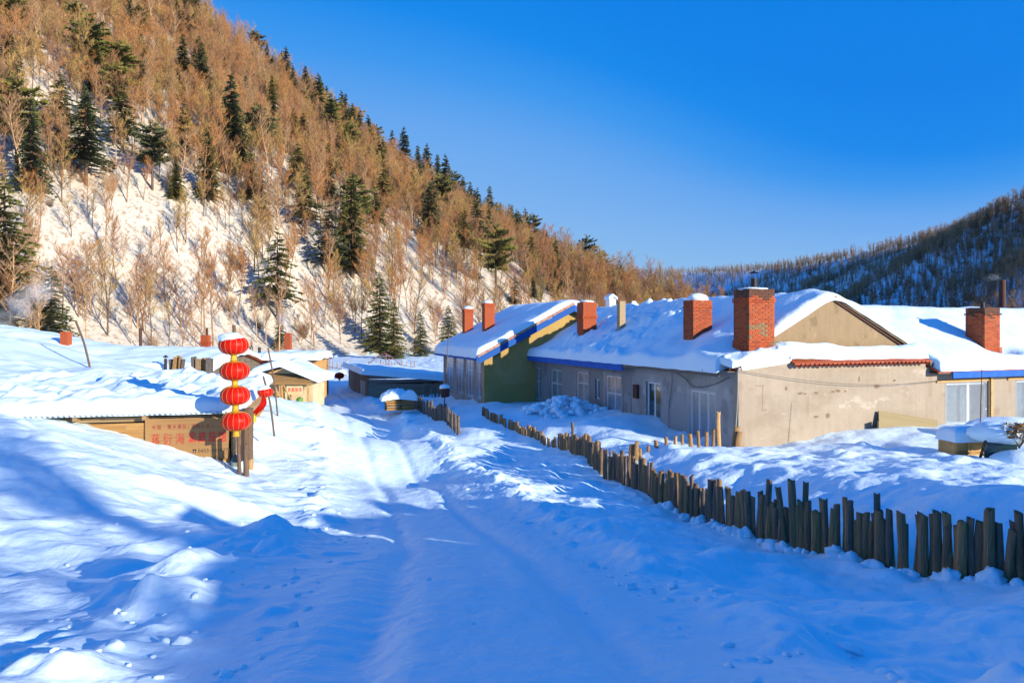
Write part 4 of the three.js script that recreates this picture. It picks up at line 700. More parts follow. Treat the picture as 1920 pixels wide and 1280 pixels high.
// ---------------------------------------------------------------- low dark shed right of the lane, woodpile, bag on a pole
{
  const g = thing('dark_shed', 'dark board shed with a thick slanting snow roof beside the lane', 'shed', [-11.2, -.1, -53], TH), D = 12, W = 10.5, R = rng(61);
  const y = (x) => 2.3 - .1 * x;
  for (let k = 0; k < D - .1; k += .3) { if (k > 1.2 && k < 4.4) continue; mesh('board', box(.0, .05, -.7, y(0) - .02, -k - .28, -k), greyWood[Math.floor(R() * 2)], g).position.x = (R() - .5) * .02; }
  sideWindow(g, 1.25, 2.0, .5, 1.6, { pane: glass, recess: .02, bars: 1, mid: 0, label: 'narrow shed window' }); sideWindow(g, 2.3, 3.0, .4, 1.6, { pane: glass, recess: .02, bars: 1, mid: 0 }); sideWindow(g, 3.3, 4.1, .4, 1.6, { pane: glass, recess: .02, bars: 1, mid: 0 });
  mesh('window_wall', toSide(prism([[1.2, -.7], [4.4, -.7], [4.4, y(0) - .02], [1.2, y(0) - .02]], .0, .05, [rectHole(1.25, 2.0, .5, 1.6), rectHole(2.3, 3, .4, 1.6), rectHole(3.3, 4.1, .4, 1.6)])), greyWood[1], g);
  for (let i = 0; i < 9; i++) { const a = -.7 + i * .33; mesh('board', prism([[.052, a], [W, a], [W, Math.max(a + .02, Math.min(a + .315, y(W)))], [.052, Math.min(a + .315, y(0))]].filter(p => p[1] > -9), -.05, 0), mat({ rgb: [.17 + R() * .05, .17 + R() * .04, .15], roughness: .8 }), g); }
  mesh('back_wall', box(.06, W, -.7, 1, -D, -D + .06), greyWood[1], g); mesh('right_wall', box(W, W + .05, -.7, 1, -D, 0), greyWood[1], g);
  const rf = mesh('roof', prism([[-.4, y(-.4) + .06], [W + .3, y(W + .3) + .06], [W + .3, y(W + .3)], [-.4, y(-.4)]], -D - .3, .45), greyWood[1], g);
  mesh('snow_cover', cushion((x) => y(x) + .04, -.6, W + .4, -D - .4, .65, .42, { r: .3, step: .14, seed: 121, lump: .05 }), roofSnow, rf);
  const l = at(636, 704, 60); lantern([l.x, l.y, l.z], .42, 'red lantern in the shade on the corner of the dark shed', null, false, 12);
  const s = at(618, 712, 72); snowHouse('tiny_hut', 'tiny snow-capped hut at the end of the lane', [s.x - 1, s.y - .6, s.z], 1.9, 2, 1.05, 1.35, { seed: 131, step: .15, fascia: true });
}
{
  const p = at(722, 765, 39), g = thing('log_pile', 'stack of split logs under a heavy cushion of snow by the lane', 'woodpile', [p.x, p.y - .1, p.z], .25), R = rng(71);
  for (let r = 0; r < 5; r++) for (let i = 0; i < 2; i++) mesh('log', rod([i * .85 + R() * .1, r * .15, .1 * R()], [i * .85 + .82, r * .15 + R() * .02, .1 * R()], .07, .075, 7), plankWood[Math.floor(R() * 3)], g);
  for (let r = 0; r < 5; r++) for (let i = 0; i < 5; i++) mesh('log', rod([.02 + i * .0, r * .15, -.2 - i * .16], [1.6, r * .15, -.2 - i * .16], .07, .07, 6), postWood[3], g);
  mesh('snow_cap', cushion((x) => .68 - .12 * Math.abs(x - .7), -.25, 1.85, -1.15, .3, .36, { r: .38, step: .07, lump: .16, seed: 161, rough: .3 }), roofSnow, g);
}
{
  const A = at(842, 612, 38), B = at(832, 765, 38); solo('leaning_pole', rod([B.x, B.y - .3, B.z], [A.x, A.y, A.z], .035, .02, 7), greyWood[1], 'thin dark pole leaning in front of the ochre house', 'pole');
  const c = at(834, 735, 37.8), g = thing('rusty_tub', 'rusty brown tub topped with snow hanging on the thin pole', 'tub', [c.x, c.y, c.z]);
  const pts = [[.0, -.3], [.22, -.28], [.3, .2], [.28, .22], [.2, -.24]].map(q => new THREE.Vector2(...q)); mesh('body', boxUV(new THREE.LatheGeometry(pts, 14)), mat({ map: rust.map, roughness: .85, side: THREE.DoubleSide }), g).rotation.z = .12;
  mesh('snow_cap', blob(.3, .17, .3, 2.2, .15), roofSnow, g).position.y = .27;
}
// ---------------------------------------------------------------- fences
function makePost(w, h, kind, seed) { // a split or round stake with an uneven head, base at y = 0
  const R = rng(seed), n = 9, g = new THREE.CylinderGeometry(w * (.8 + R() * .15), w, h, n, 5), p = g.attributes.position, bx = (R() - .5) * .05, bz = (R() - .5) * .05;
  for (let i = 0; i < p.count; i++) { let x = p.getX(i), y = p.getY(i) + h / 2, z = p.getZ(i); const a = Math.atan2(z, x), t = y / h; const k = 1 + .22 * noise(Math.cos(a) * 1.3 + seed, t * 2.2, Math.sin(a) * 1.3); x = x * k * (kind ? 1.25 : 1); z = z * k * (kind ? .55 : 1); if (t > .95) y += (noise(x * 9 + seed, z * 9, 2) * .06 + x * Math.sin(seed) * .28) * (h > .5 ? 1 : .5); p.setXYZ(i, x + bx * Math.sin(t * 3), y, z + bz * Math.sin(t * 2.5)); }
  g.computeVertexNormals(); return g;
}
const postShapes = Array.from({ length: 14 }, (_, i) => makePost(.05 + (i % 5) * .007, 1, i % 5 === 0, 3 + i * 17));
function fence(name, label, line, spacing, hgt, o = {}) {
  const g = thing(name, label, 'fence', [0, 0, 0]), R = rng(o.seed || 1), c = new THREE.CatmullRomCurve3(line.map(([x, z]) => V(x, 0, z)), false, 'catmullrom', .3), Ln = c.getLength();
  const gaps = o.gaps || [];
  for (let s = 0; s < Ln; s += spacing * (.75 + R() * .55) * (o.taper ? 1 - o.taper * s / Ln : 1)) {
    const t = s / Ln; if (gaps.some(([a, b]) => t > a && t < b)) continue;
    const p = c.getPointAt(t), q = c.getTangentAt(t); const off = (R() - .5) * .07, x = p.x + q.z * off, z = p.z - q.x * off, gy = H(x, z);
    const hh = hgt(t, R), m = mesh('post', postShapes[Math.floor(R() * 14)], o.mats ? o.mats[Math.floor(R() * o.mats.length)] : postWood[Math.floor(R() * 4)], g);
    const sink = .25; m.position.set(x, gy - sink, z); m.scale.set(.82 + R() * .32, hh + sink, .85 + R() * .25); m.rotation.set((R() - .5) * .1, R() * .6 - .3 + Math.atan2(-q.z, q.x), (R() - .5) * (o.lean || .12));
  }
  return g;
}
const P2 = (px, py, d) => { const p = at(px, py, d); return [p.x, p.z]; };
const lane = fence('stake_fence', 'long fence of dark uneven wooden stakes beside the lane, running to the right edge', [P2(1048, 842, 26.2), P2(1072, 850, 24.6), P2(1130, 895, 21), P2(1240, 945, 17), P2(1360, 1000, 14), P2(1500, 1030, 12), P2(1640, 1063, 10.8), P2(1760, 1085, 9.9), P2(1960, 1115, 9.0)], .1, (t, R) => (.46 + .28 * Math.min(1, t / .25) + .1 * t + (R() - .5) * .26), { seed: 5, taper: .22, gaps: [[.29, .3]] });
{ // odd tall stakes
  const R = rng(88);
  for (const [px, py, d, h, rz] of [[1298, 835, 15.3, 1.0, .02], [1487, 892, 12.15, 1.25, .03], [1475, 895, 12.2, 1.15, .12], [1503, 893, 12.1, 1.2, -.05], [1643, 918, 10.75, 1.15, 0], [1073, 822, 24.4, 1.1, 0], [1434, 895, 12.9, 1.1, -.06]]) { const p = at(px, py + 100, d), gy = H(p.x, p.z), m = mesh('post', postShapes[Math.floor(R() * 14)], postWood[px > 1470 && px < 1510 ? 0 : 3], lane); m.position.set(p.x, gy - .2, p.z + .03); m.scale.set(.95, h + .2, .95); m.rotation.z = rz; }
}
{ // snow caught between the stakes
  const R = rng(99), c = new THREE.CatmullRomCurve3([P2(1240, 945, 17), P2(1360, 1000, 14), P2(1500, 1030, 12), P2(1640, 1063, 10.8), P2(1760, 1085, 9.9), P2(1960, 1115, 9.0)].map(([x, z]) => V(x, 0, z))), L = [];
  for (let i = 0; i < 70; i++) { const p = c.getPointAt(R()), s = .04 + R() * R() * .13; const b = blob(s * 1.3, s * (.7 + .5 * R()), s, i * 3.1, .6, 2); b.translate(p.x + (R() - .5) * .1 - .1, H(p.x, p.z) + .02, p.z + (R() - .5) * .12 + .1); L.push(b); }
  const m = mesh('caught_snow', join(L), roofSnow, lane); m.userData.kind = 'stuff';
}
fence('stake_fence', 'middle stretch of reddish stakes almost drowned in the snow bank', [P2(906, 777, 33), P2(960, 800, 30.2), P2(1000, 822, 28.2), P2(1044, 840, 26.6)], .12, (t, R) => .24 + R() * .2, { seed: 9, mats: [postWood[0], postWood[2], postWood[1]] });
fence('board_fence', 'dark leaning board fence below the ochre house', [P2(772, 752, 43), P2(800, 762, 38), P2(832, 776, 34), P2(860, 800, 30)], .2, (t, R) => .62 + R() * .22, { seed: 13, mats: [greyWood[0], greyWood[1], postWood[3]], lean: .2 });
fence('board_fence', 'short dark picket row behind the dark shed by the ochre house', [P2(778, 722, 52), P2(828, 730, 50)], .26, (t, R) => .75 + R() * .15, { seed: 15, mats: [greyWood[1]] });
const stubs = fence('stub_fence', 'row of short golden stakes in front of the grey house corner', [P2(1184, 846, 21.6), P2(1230, 842, 22), P2(1310, 840, 22.6), P2(1345, 838, 23)], .27, (t, R) => .12 + .45 * t * t + R() * .2, { seed: 19, mats: [postWood[2], cutWood], gaps: [[.3, .36]] });
{ for (const [px, d, h, k] of [[1350, 23, 1.25, 0], [1378, 23.3, .78, 1], [1384, 23.2, .6, 1], [1196, 21.4, .6, 0], [1188, 21.5, .5, 1]]) { const p = at(px, 840, d), m = mesh('post', postShapes[(px * 7) % 14], px === 1350 ? cutWood : postWood[2], stubs); m.position.set(p.x, H(p.x, p.z) - .2, p.z); m.scale.set(1.2 + k * .5, h + .2, 1.2 + k * .5); m.rotation.z = k && px > 1300 ? -.1 : .03; } }
fence('far_fence', 'faint far row of stakes beyond the dark shed in the sunny field', [[-26, -88], [-20, -90], [-13, -92]], .5, (t, R) => .7 + R() * .5, { seed: 23, mats: [postWood[2]] });
// ---------------------------------------------------------------- yard things by the sunlit walls
{
  const toW = (x, y, z) => V(x, y, z).applyAxisAngle(V(0, 1, 0), TH).add(V(7.97, 1.25, -24));
  const a = toW(7.9, .15, .25), m = board(3.1, 1.25, .03, plywood, plywood); m.name = numbered('plywood_sheet'); scene.add(m); m.position.set(a.x, a.y + .28, a.z); m.rotation.set(-.2, TH, -.09); tag(m, 'large olive plywood panel leaning against the sunlit end wall', 'panel');
  const b = toW(6.25, .3, .3); solo('plank_stump', box(-.16, .16, -.6, .62, -.03, .03), plywood, 'upright board standing at the left edge of the plywood panel', 'board', [b.x, b.y, b.z], TH + .6);
  const c = toW(5.75, .12, .75), pk = board(1.3, .55, .03, mat({ rgb: [.42, .24, .17], roughness: .8 }), cutWood); pk.name = numbered('pink_board'); scene.add(pk); pk.position.set(c.x, c.y + .12, c.z); pk.rotation.set(-1.0, TH, .2); tag(pk, 'pinkish board half sunk in the snow below the end wall', 'board');
  // cable slung along the wall to a thin rod
  const s = at(1385, 692, 23.85), e = at(1838, 700, 27.75), pts = []; for (let i = 0; i <= 8; i++) { const t = i / 8; pts.push([lerp(s.x, e.x, t), lerp(s.y, e.y, t) - Math.sin(t * Math.PI) * .45 - .05, lerp(s.z, e.z, t)]); }
  solo('slung_cable', tubeGeo(pts, .009, 5, 40), cable, 'thin dark cable sagging across the sunlit end wall', 'cable');
  const r1 = at(1842, 688, 21.4), r0 = at(1836, 865, 21.2); solo('iron_rod', rod([r0.x, r0.y - .4, r0.z], [r1.x, r1.y, r1.z], .014, .011, 6), rust, 'thin upright rusty rod beside the snow-covered crate', 'rod');
  // crate
  const k = at(1778, 866, 21.3), cr = thing('wooden_crate', 'pale wooden crate under a thick block of snow', 'crate', [k.x, k.y + .1, k.z + .35], .12);
  mesh('side_panel', box(0, 1.08, 0, .62, -.7, -.02), newWood, cr); for (const x of [.02, .42, .52, .98]) mesh('upright', box(x, x + .08, 0, .63, -.018, .02), newWood, cr); mesh('rail', box(0, 1.1, .22, .27, .022, .05), plankWood[1], cr); mesh('rail', box(-.01, 1.1, .58, .64, .022, .04), newWood, cr);
  mesh('snow_cap', cushion(() => .62, -.06, 1.18, -.8, .08, .46, { r: .3, step: .05, seed: 141, lump: .08 }), roofSnow, cr);
  // dark framed pane in the drift
  const w = at(1868, 838, 20.4), wp = thing('glazed_box', 'dark framed pane sticking out of a snow drift at right', 'frame', [w.x, w.y - .1, w.z], -.3);
  mesh('frame', join([bar([-.42, -.3, 0], [-.26, .3, 0], .06), bar([-.26, .3, 0], [.6, .26, 0], .06)]), blackIron, wp); mesh('pane', box(-.3, .55, -.3, .27, -.015, -.005), mat({ rgb: [.02, .05, .06], roughness: .15 }), wp);
  mesh('snow_cap', blob(.95, .36, .5, 7.7, .12, 4), roofSnow, wp).position.set(.3, .5, -.25); mesh('snow_drift', blob(1.1, .42, .5, 5.1, .12, 4), roofSnow, wp).position.set(.75, -.3, .35);
  // dry brown shrub
  const sh = at(1912, 812, 20), R = rng(33), lf = []; for (let i = 0; i < 220; i++) { const t = new THREE.PlaneGeometry(.05 + R() * .08, .04 + R() * .05); t.rotateX(R() * 6); t.rotateY(R() * 6); const a2 = R() * 6.28, rr = Math.sqrt(R()) * .38; t.translate(Math.cos(a2) * rr, .1 + R() * .45, Math.sin(a2) * rr); lf.push(t); }
  const shr = thing('dry_shrub', 'dry golden-brown shrub poking out of the snow at the right edge', 'shrub', [sh.x, sh.y - .25, sh.z]); mesh('foliage', join(lf), mat({ map: mottled([.3, .18, .03], [.16, .07, .02], 8, 171, 4), side: THREE.DoubleSide }), shr);
  mesh('stem', join(Array.from({ length: 9 }, () => { const a2 = R() * 6.28; return rod([0, -.2, 0], [Math.cos(a2) * .3, .3 + R() * .2, Math.sin(a2) * .3], .012, .005, 5); })), barkMat, shr);
  const dr = [[1905, 790, 24, 1.5, .45, .8]]; for (const [px, py, d, rx, ry, rz] of dr) { const p = at(px, py, d); solo('snow_mound', blob(rx, ry, rz, px, .15, 4), roofSnow, 'lumpy snow mound below the second window at right', 'snow', [p.x, p.y - .35, p.z - .4]); }
  // thrown-down roof snow in front of the facade
  const L = [], q = at(1050, 782, 33.5); for (let i = 0; i < 150; i++) { const s2 = .07 + R() * R() * .24, a2 = R() * 6.28, rr = Math.sqrt(R()), x = Math.cos(a2) * rr * 2.1 + 0, z = Math.sin(a2) * rr * 1.8; const g = blob(s2, s2 * .8, s2, i * 1.7, .45, 1); g.translate(q.x + x + 0.2, H(q.x + x + .2, q.z + z) + (1 - rr) * .65 + s2 * .1, q.z + z); L.push(g); }
  const rub = mesh('snow_rubble', join(L), roofSnow); tag(rub, 'heap of broken snow blocks below the plastic-covered windows', 'snow', undefined, 'stuff');
}
// ---------------------------------------------------------------- neighbouring house just outside the picture at right (its shade lies over the road)
{
  const g = thing('neighbour_house', 'neighbouring house beyond the right edge that shades the road', 'house', [12.5, 2.9, -1.9], -.05), L = 21, D = 4.2, EY = 2.4, AP = 3.75;
  mesh('wall', join([box(0, L, -1, EY, -D, -D + .3), box(0, L, -1, EY, D - .3, D)]), beigePlaster, g);
  mesh('gable_wall', (() => { const a = prism([[-D + .31, -1], [D - .31, -1], [D - .31, EY], [0, AP - .1], [-D + .31, EY]], 0, .3); a.rotateY(Math.PI / 2); return boxUV(a); })(), beigePlaster, g);
  mesh('gable_wall', (() => { const a = prism([[-D + .31, -1], [D - .31, -1], [D - .31, EY], [0, AP - .1], [-D + .31, EY]], L - .3, L); a.rotateY(Math.PI / 2); return boxUV(a); })(), beigePlaster, g);
  const rf = mesh('roof', join([bar([L / 2, AP, 0], [L / 2, EY - .2, D + .5], L + .8, .1), bar([L / 2, AP, 0], [L / 2, EY - .2, -D - .5], L + .8, .1)]), tileMat, g);
  mesh('snow_cover', cushion((x, z) => AP + .02 - Math.abs(z) / (D + .5) * (AP - EY + .2), -.5, L + .5, -D - .6, D + .6, .38, { r: .3, step: .2, seed: 151 }), roofSnow, rf);
  // cross wing with its ridge along the road
  { const wx0 = -5.6, wx1 = .6, wz0 = 1.4, wz1 = 13, we = 2.6, wr = 4.25, mid = (wx0 + wx1) / 2;
    mesh('wing_wall', join([prism([[wx0, -1], [wx1, -1], [wx1, we], [mid, wr - .1], [wx0, we]], wz0, wz0 + .3), prism([[wx0, -1], [wx1, -1], [wx1, we], [mid, wr - .1], [wx0, we]], wz1 - .3, wz1), box(wx0, wx0 + .3, -1, we, wz0 + .3, wz1 - .3), box(wx1 - .3, wx1, -1, we, wz0 + .3, wz1 - .3)]), beigePlaster, g);
    const wf = mesh('wing_roof', join([bar([mid, wr, (wz0 + wz1) / 2], [wx0 - .5, we - .25, (wz0 + wz1) / 2], .1, wz1 - wz0 + .8), bar([mid, wr, (wz0 + wz1) / 2], [wx1 + .5, we - .25, (wz0 + wz1) / 2], .1, wz1 - wz0 + .8)]), tileMat, g);
    mesh('snow_cover', cushion((x) => wr + .03 - Math.abs(x - mid) / ((wx1 - wx0) / 2 + .5) * (wr - we + .25), wx0 - .6, wx1 + .6, wz0 - .5, wz1 + .5, .36, { r: .3, step: .2, seed: 153 }), roofSnow, wf); }
  chimney(g, [4, AP - .5, -1], .7, .7, 1.4, { single: 'none', seed: 61 });
}
// ---------------------------------------------------------------- trees
class Arr {
  constructor() { this.p = []; this.n = []; this.i = []; this.u = []; }
  tube(A, B, r0, r1, n = 4) {
    const d = B.clone().sub(A), L = d.length(); d.normalize(); const s = Math.abs(d.y) < .9 ? V(0, 1, 0) : V(1, 0, 0), e = s.cross(d).normalize(), f = d.clone().cross(e), o = this.p.length / 3;
    for (let k = 0; k <= n; k++) { const a = k / n * 6.2832, c = Math.cos(a), w = Math.sin(a), x = e.x * c + f.x * w, y = e.y * c + f.y * w, z = e.z * c + f.z * w; this.p.push(A.x + x * r0, A.y + y * r0, A.z + z * r0, B.x + x * r1, B.y + y * r1, B.z + z * r1); this.n.push(x, y, z, x, y, z); this.u.push(k / n * 6.28 * r0, 0, k / n * 6.28 * r0, L); if (k < n) { const q = o + k * 2; this.i.push(q, q + 2, q + 1, q + 1, q + 2, q + 3); } }
  }
  tri(a, b, c) { const o = this.p.length / 3; this.p.push(...a, ...b, ...c); const ux = b[0] - a[0], uy = b[1] - a[1], uz = b[2] - a[2], vx = c[0] - a[0], vy = c[1] - a[1], vz = c[2] - a[2]; let x = uy * vz - uz * vy, y = uz * vx - ux * vz, z = ux * vy - uy * vx; const l = Math.hypot(x, y, z) || 1; x /= l; y /= l; z /= l; this.n.push(x, y, z, x, y, z, x, y, z); this.u.push(a[0], a[1], b[0], b[1], c[0], c[1]); this.i.push(o, o + 1, o + 2); }
  geo() { const g = new THREE.BufferGeometry(); g.setAttribute('position', new THREE.Float32BufferAttribute(this.p, 3)); g.setAttribute('normal', new THREE.Float32BufferAttribute(this.n, 3)); g.setAttribute('uv', new THREE.Float32BufferAttribute(this.u, 2)); g.setIndex(this.i); return g; }
}
// leafless tree of unit-ish size; returns trunk with limbs, and twigs
function bareTree(seed, o) {
  const R = rng(seed), T = new Arr(), C = new Arr(), { h = 10, spread = .5, twigs = 420, stems = 1, up = .75, bare = .35, r = .11, tw = .024 } = o, tips = [];
  const grow = (A, dir, len, rad, lev) => {
    let p = A.clone(), d = dir.clone(), n = lev === 0 ? 5 : 3;
    for (let i = 0; i < n; i++) {
      d.add(V((R() - .5) * .22, lev ? up * .16 : .05, (R() - .5) * .22)).normalize();
      const q = p.clone().addScaledVector(d, len / n), r0 = rad * (1 - i / n * .75), r1 = rad * (1 - (i + 1) / n * .75);
      T.tube(p, q, r0, r1, lev === 0 ? 6 : lev === 1 ? 4 : 3);
      const kids = lev === 0 ? (i / n >= bare - .2 ? 3 + (R() * 3 | 0) : 0) : lev === 1 ? 2 : 0;
      for (let k = 0; k < kids; k++) { const a = R() * 6.283, e = V(Math.cos(a), up * (.6 + R() * .9), Math.sin(a)).normalize().lerp(d, .25).normalize(); const s = p.clone().lerp(q, R()); const l = lev === 0 ? len * spread * (.5 + R() * .5) * (1.05 - .55 * i / n) : len * (.4 + R() * .3); grow(s, e, l, Math.min(r0 * .6, l * .02 + .01), lev + 1); }
      if (lev > 0 || i >= 3) tips.push([p.clone(), q.clone(), d.clone(), lev]);
      p = q;
    }
  };
  for (let s = 0; s < stems; s++) { const a = s / stems * 6.28 + R(), k = stems > 1 ? .28 + R() * .22 : .03; grow(V(Math.cos(a) * .1 * (stems - 1) / 3, -.4, Math.sin(a) * .1 * (stems - 1) / 3), V(Math.cos(a) * k, 1, Math.sin(a) * k).normalize(), h * (stems > 1 ? .75 + R() * .25 : .96), r / Math.sqrt(stems), 0); }
  for (let i = 0; i < twigs; i++) { const [p, q, d, lev] = tips[Math.floor(R() * tips.length)], s = p.clone().lerp(q, R()), e = d.clone().add(V((R() - .5) * 1.5, (R() - .25) * 1.1, (R() - .5) * 1.5)).normalize(), l = h * (.035 + R() * .06), b = s.clone().addScaledVector(e, l), w = V(R() - .5, R() - .5, R() - .5).normalize().multiplyScalar(tw * (.7 + R() * .6)); C.tri([s.x - w.x, s.y - w.y, s.z - w.z], [s.x + w.x, s.y + w.y, s.z + w.z], [b.x, b.y, b.z]); if (R() < .6) { const m = s.clone().lerp(b, .5), b2 = m.clone().add(V((R() - .5), (R() - .2), (R() - .5)).multiplyScalar(l * .8)); C.tri([m.x - w.x * .7, m.y - w.y * .7, m.z - w.z * .7], [m.x + w.x * .7, m.y + w.y * .7, m.z + w.z * .7], [b2.x, b2.y, b2.z]); } }
  return [T.geo(), C.geo()];
}
// conifer: whorls of drooping boughs made of needle sprays; unit height 10
function conifer(seed, o = {}) {
  const R = rng(seed), { h = 10, w = 2.1, whorls = 22, boughs = 8, clear = .1, droop = .35, sprays = 6, ragged = .35, pine = 0, snowy = 0 } = o, T = new Arr(), C = new Arr(), S = new Arr();
  T.tube(V(0, -.5, 0), V(0, h * .55, 0), .17, .1, 7); T.tube(V(0, h * .55, 0), V(0, h * .98, 0), .1, .015, 5);
  for (let k = 0; k < whorls; k++) {
    const t = k / (whorls - 1), y = h * lerp(clear, .985, t), prof = pine ? Math.pow(Math.sin(Math.PI * clamp(.18 + t * .8, 0, 1)), .7) : Math.pow(1 - t, .82) * .97 + .03;
    const nb = Math.max(3, Math.round(boughs * (.5 + .5 * (1 - t)) + R()));
    for (let b = 0; b < nb; b++) {
      if (R() < ragged * .3) continue;
      const a = (b + R() * .7) / nb * 6.283 + k * 1.7, len = w * prof * (1 - ragged * R() * 1.2) * (R() < .08 ? 1.25 : 1) + .06, dr = pine ? -.25 + R() * .2 : droop * (.7 + R() * .5) - (t > .8 ? .6 * (t - .8) * 5 : 0);
      const dx = Math.cos(a), dz = Math.sin(a), yo = y + (R() - .5) * 1.7 * h / whorls;
      if (len > .5) T.tube(V(0, yo, 0), V(dx * len * .8, yo - dr * len * .7, dz * len * .8), .022, .006, 3);
      const ns = Math.max(2, Math.round(sprays * (len / w) + 1.5));
      for (let s = 0; s < ns; s++) {
        const f = (s + .35 + R() * .5) / ns, cx = dx * len * f, cz = dz * len * f, cy = yo - dr * len * f * f + (f > .8 ? .03 : 0);
        const half = (.16 + .3 * len * (1 - f * .72)) * (.75 + R() * .4), fw = len / ns * 1.25 + .08, tip = .12 + R() * .12;
        for (const sd of [-1, 1]) { const ex = cx + dx * fw * .75 - dz * sd * half, ez = cz + dz * fw * .75 + dx * sd * half, ey = cy - tip * half * 1.6 + (R() - .5) * .06; C.tri([cx - dx * fw * .35, cy, cz - dz * fw * .35], [cx + dx * fw * .6, cy - .03, cz + dz * fw * .6], [ex, ey, ez]); }
        C.tri([cx - dz * .07, cy + .02, cz + dx * .07], [cx + dx * fw, cy - .06, cz + dz * fw], [cx + dx * fw * .2, cy - .16 - R() * .14, cz + dz * fw * .2]);
        if (pine) C.tri([cx, cy, cz], [cx + dx * .3 + (R() - .5) * .3, cy + .3 + R() * .15, cz + dz * .3], [cx + dx * .45, cy + .05, cz + dz * .45 + (R() - .5) * .3]);
        if (snowy && R() < snowy) { const q = half * .55; S.tri([cx + dz * q, cy + .05, cz - dx * q], [cx - dz * q, cy + .05, cz + dx * q], [cx + dx * fw * .8, cy + .0, cz + dz * fw * .8]); }
      }
    }
  }
  return [T.geo(), C.geo(), snowy ? S.geo() : null];
}
const twigMats = [[.42, .19, .055], [.3, .18, .09], [.4, .26, .075], [.31, .15, .065]].map(c => mat({ rgb: c, roughness: .9, side: THREE.DoubleSide }));
const trunkMats = [mat({ map: mottled([.34, .2, .1], [.2, .11, .06], 8, 201, .6), roughness: .9 }), mat({ map: mottled([.6, .4, .22], [.36, .2, .1], 8, 202, .6), roughness: .9 }), mat({ map: mottled([.15, .095, .06], [.1, .06, .04], 8, 203, .6), roughness: .9 })];
const needleMats = [[.12, .125, .02], [.085, .1, .022], [.15, .145, .018], [.07, .085, .028]].map(c => mat({ map: mottled(c, c.map(v => v * .6), 8, 210 + Math.round(c[0] * 999), .5), roughness: .85, side: THREE.DoubleSide }));
const coniferTrunk = mat({ map: mottled([.16, .09, .05], [.09, .055, .035], 8, 215, .8), roughness: .95 });
const snowLeaf = mat({ rgb: [.75, .77, .8], roughness: .8, side: THREE.DoubleSide });

const bareKinds = [bareTree(1, { h: 10, spread: .42, twigs: 760, bare: .4, up: .6 }), bareTree(2, { h: 11, spread: .36, twigs: 700, bare: .5, up: .75 }), bareTree(3, { h: 9, spread: .5, twigs: 800, stems: 2, bare: .25, up: .55 }), bareTree(4, { h: 10, spread: .46, twigs: 800, up: .5 }), bareTree(5, { h: 8, spread: .55, twigs: 800, stems: 3, bare: .2, up: .6 }), bareTree(6, { h: 12, spread: .32, twigs: 640, bare: .55, up: .8 })];
const bushKinds = [bareTree(11, { h: 3, spread: .5, twigs: 260, stems: 5, bare: .1, r: .06, tw: .014 }), bareTree(12, { h: 2.4, spread: .55, twigs: 240, stems: 6, bare: .1, r: .05, tw: .014 })];
const conKinds = [ // dense spruce, open spruce on a bare stem, pine, young spruce, snowy spruce
  conifer(21, { w: 2.4, whorls: 36, boughs: 9, clear: .06, ragged: .45, snowy: .03 }), conifer(22, { w: 2.8, whorls: 28, boughs: 7, clear: .26, ragged: .55, droop: .3 }), conifer(23, { w: 2.9, whorls: 14, boughs: 8, clear: .42, ragged: .5, pine: 1, sprays: 7 }),
  conifer(24, { w: 2.8, whorls: 32, boughs: 9, clear: .03, ragged: .5, snowy: .04, droop: .25 }), conifer(25, { w: 3.2, whorls: 24, boughs: 9, clear: .04, ragged: .35, snowy: .1 }), conifer(26, { w: 2.0, whorls: 38, boughs: 8, clear: .1, ragged: .45, droop: .45 })];
function plantTree(name, parts, mats, label, category, p, s, turn, group, sy = s) {
  const g = thing(name, label, category, [p.x, p.y, p.z], turn, group); g.scale.set(s, sy, s);
  mesh('trunk', parts[0], mats[0], g); mesh('crown', parts[1], mats[1], g); if (parts[2] && mats[2]) mesh('snow_on_boughs', parts[2], mats[2], g);
  return g;
}
function hit(px, py, from = 60, to = 520) { // where the line of sight meets the hillside
  const dx = (px - CX) / FOCAL, dy = -(py - CY) / FOCAL; let best = from, gap = 1e9;
  for (let d = from; d < to; d += 1.5) { const g = EYE + dy * d - H(dx * d, -d); if (g <= 0) return { d, p: V(dx * d, H(dx * d, -d), -d) }; if (g < gap) { gap = g; best = d; } }
  return { d: best, p: V(dx * best, H(dx * best, -best), -best) };
}
const firs = []; // [pixel x, top, foot, kind]
const named = [
  [8, 330, 612, 3, 'huge dark spruce cut by the left picture edge', 100], [95, 500, 628, 4, 'broad snow-flecked spruce behind the buried house at far left', 100], [520, 430, 602, 1, 'open spruce with a bare lower stem standing alone on the lower slope', 0], [525, 580, 660, 5, 'small spruce at the hill foot beside a smoking chimney', 0],
  [712, 512, 662, 3, 'spruce at the hill foot left of the bare brown clump', 0], [788, 585, 668, 3, 'small bushy spruce at the hill foot just left of the ochre house', 0], [840, 572, 664, 3, 'spruce directly behind the left corner of the ochre house', 0], [617, 380, 525, 1, 'dark open spruce, left one of the pair on the middle slope', 0], [660, 322, 525, 5, 'tall narrow spruce, right one of the pair on the middle slope', 0],
  [433, 137, 330, 5, 'very tall dense spruce high on the middle of the hill', 0], [470, 280, 378, 0, 'dense bright green spruce below the very tall one', 0], [805, 340, 452, 0, 'broad dense spruce on the right shoulder of the hill', 0], [965, 515, 575, 3, 'small dark spruce behind the ridge of the ochre house', 0], [930, 425, 560, 2, 'dark ragged pine on the lower right shoulder of the hill', 0],
  [30, 150, 330, 2, 'ragged pine high on the slope at the left edge', 0], [285, 230, 365, 2, 'bushy dark pine on the left middle slope', 0], [572, 315, 440, 1, 'open spruce just above the pair on the middle slope', 0], [738, 560, 672, 3, 'brownish spruce clump at the hill foot', 0],
];
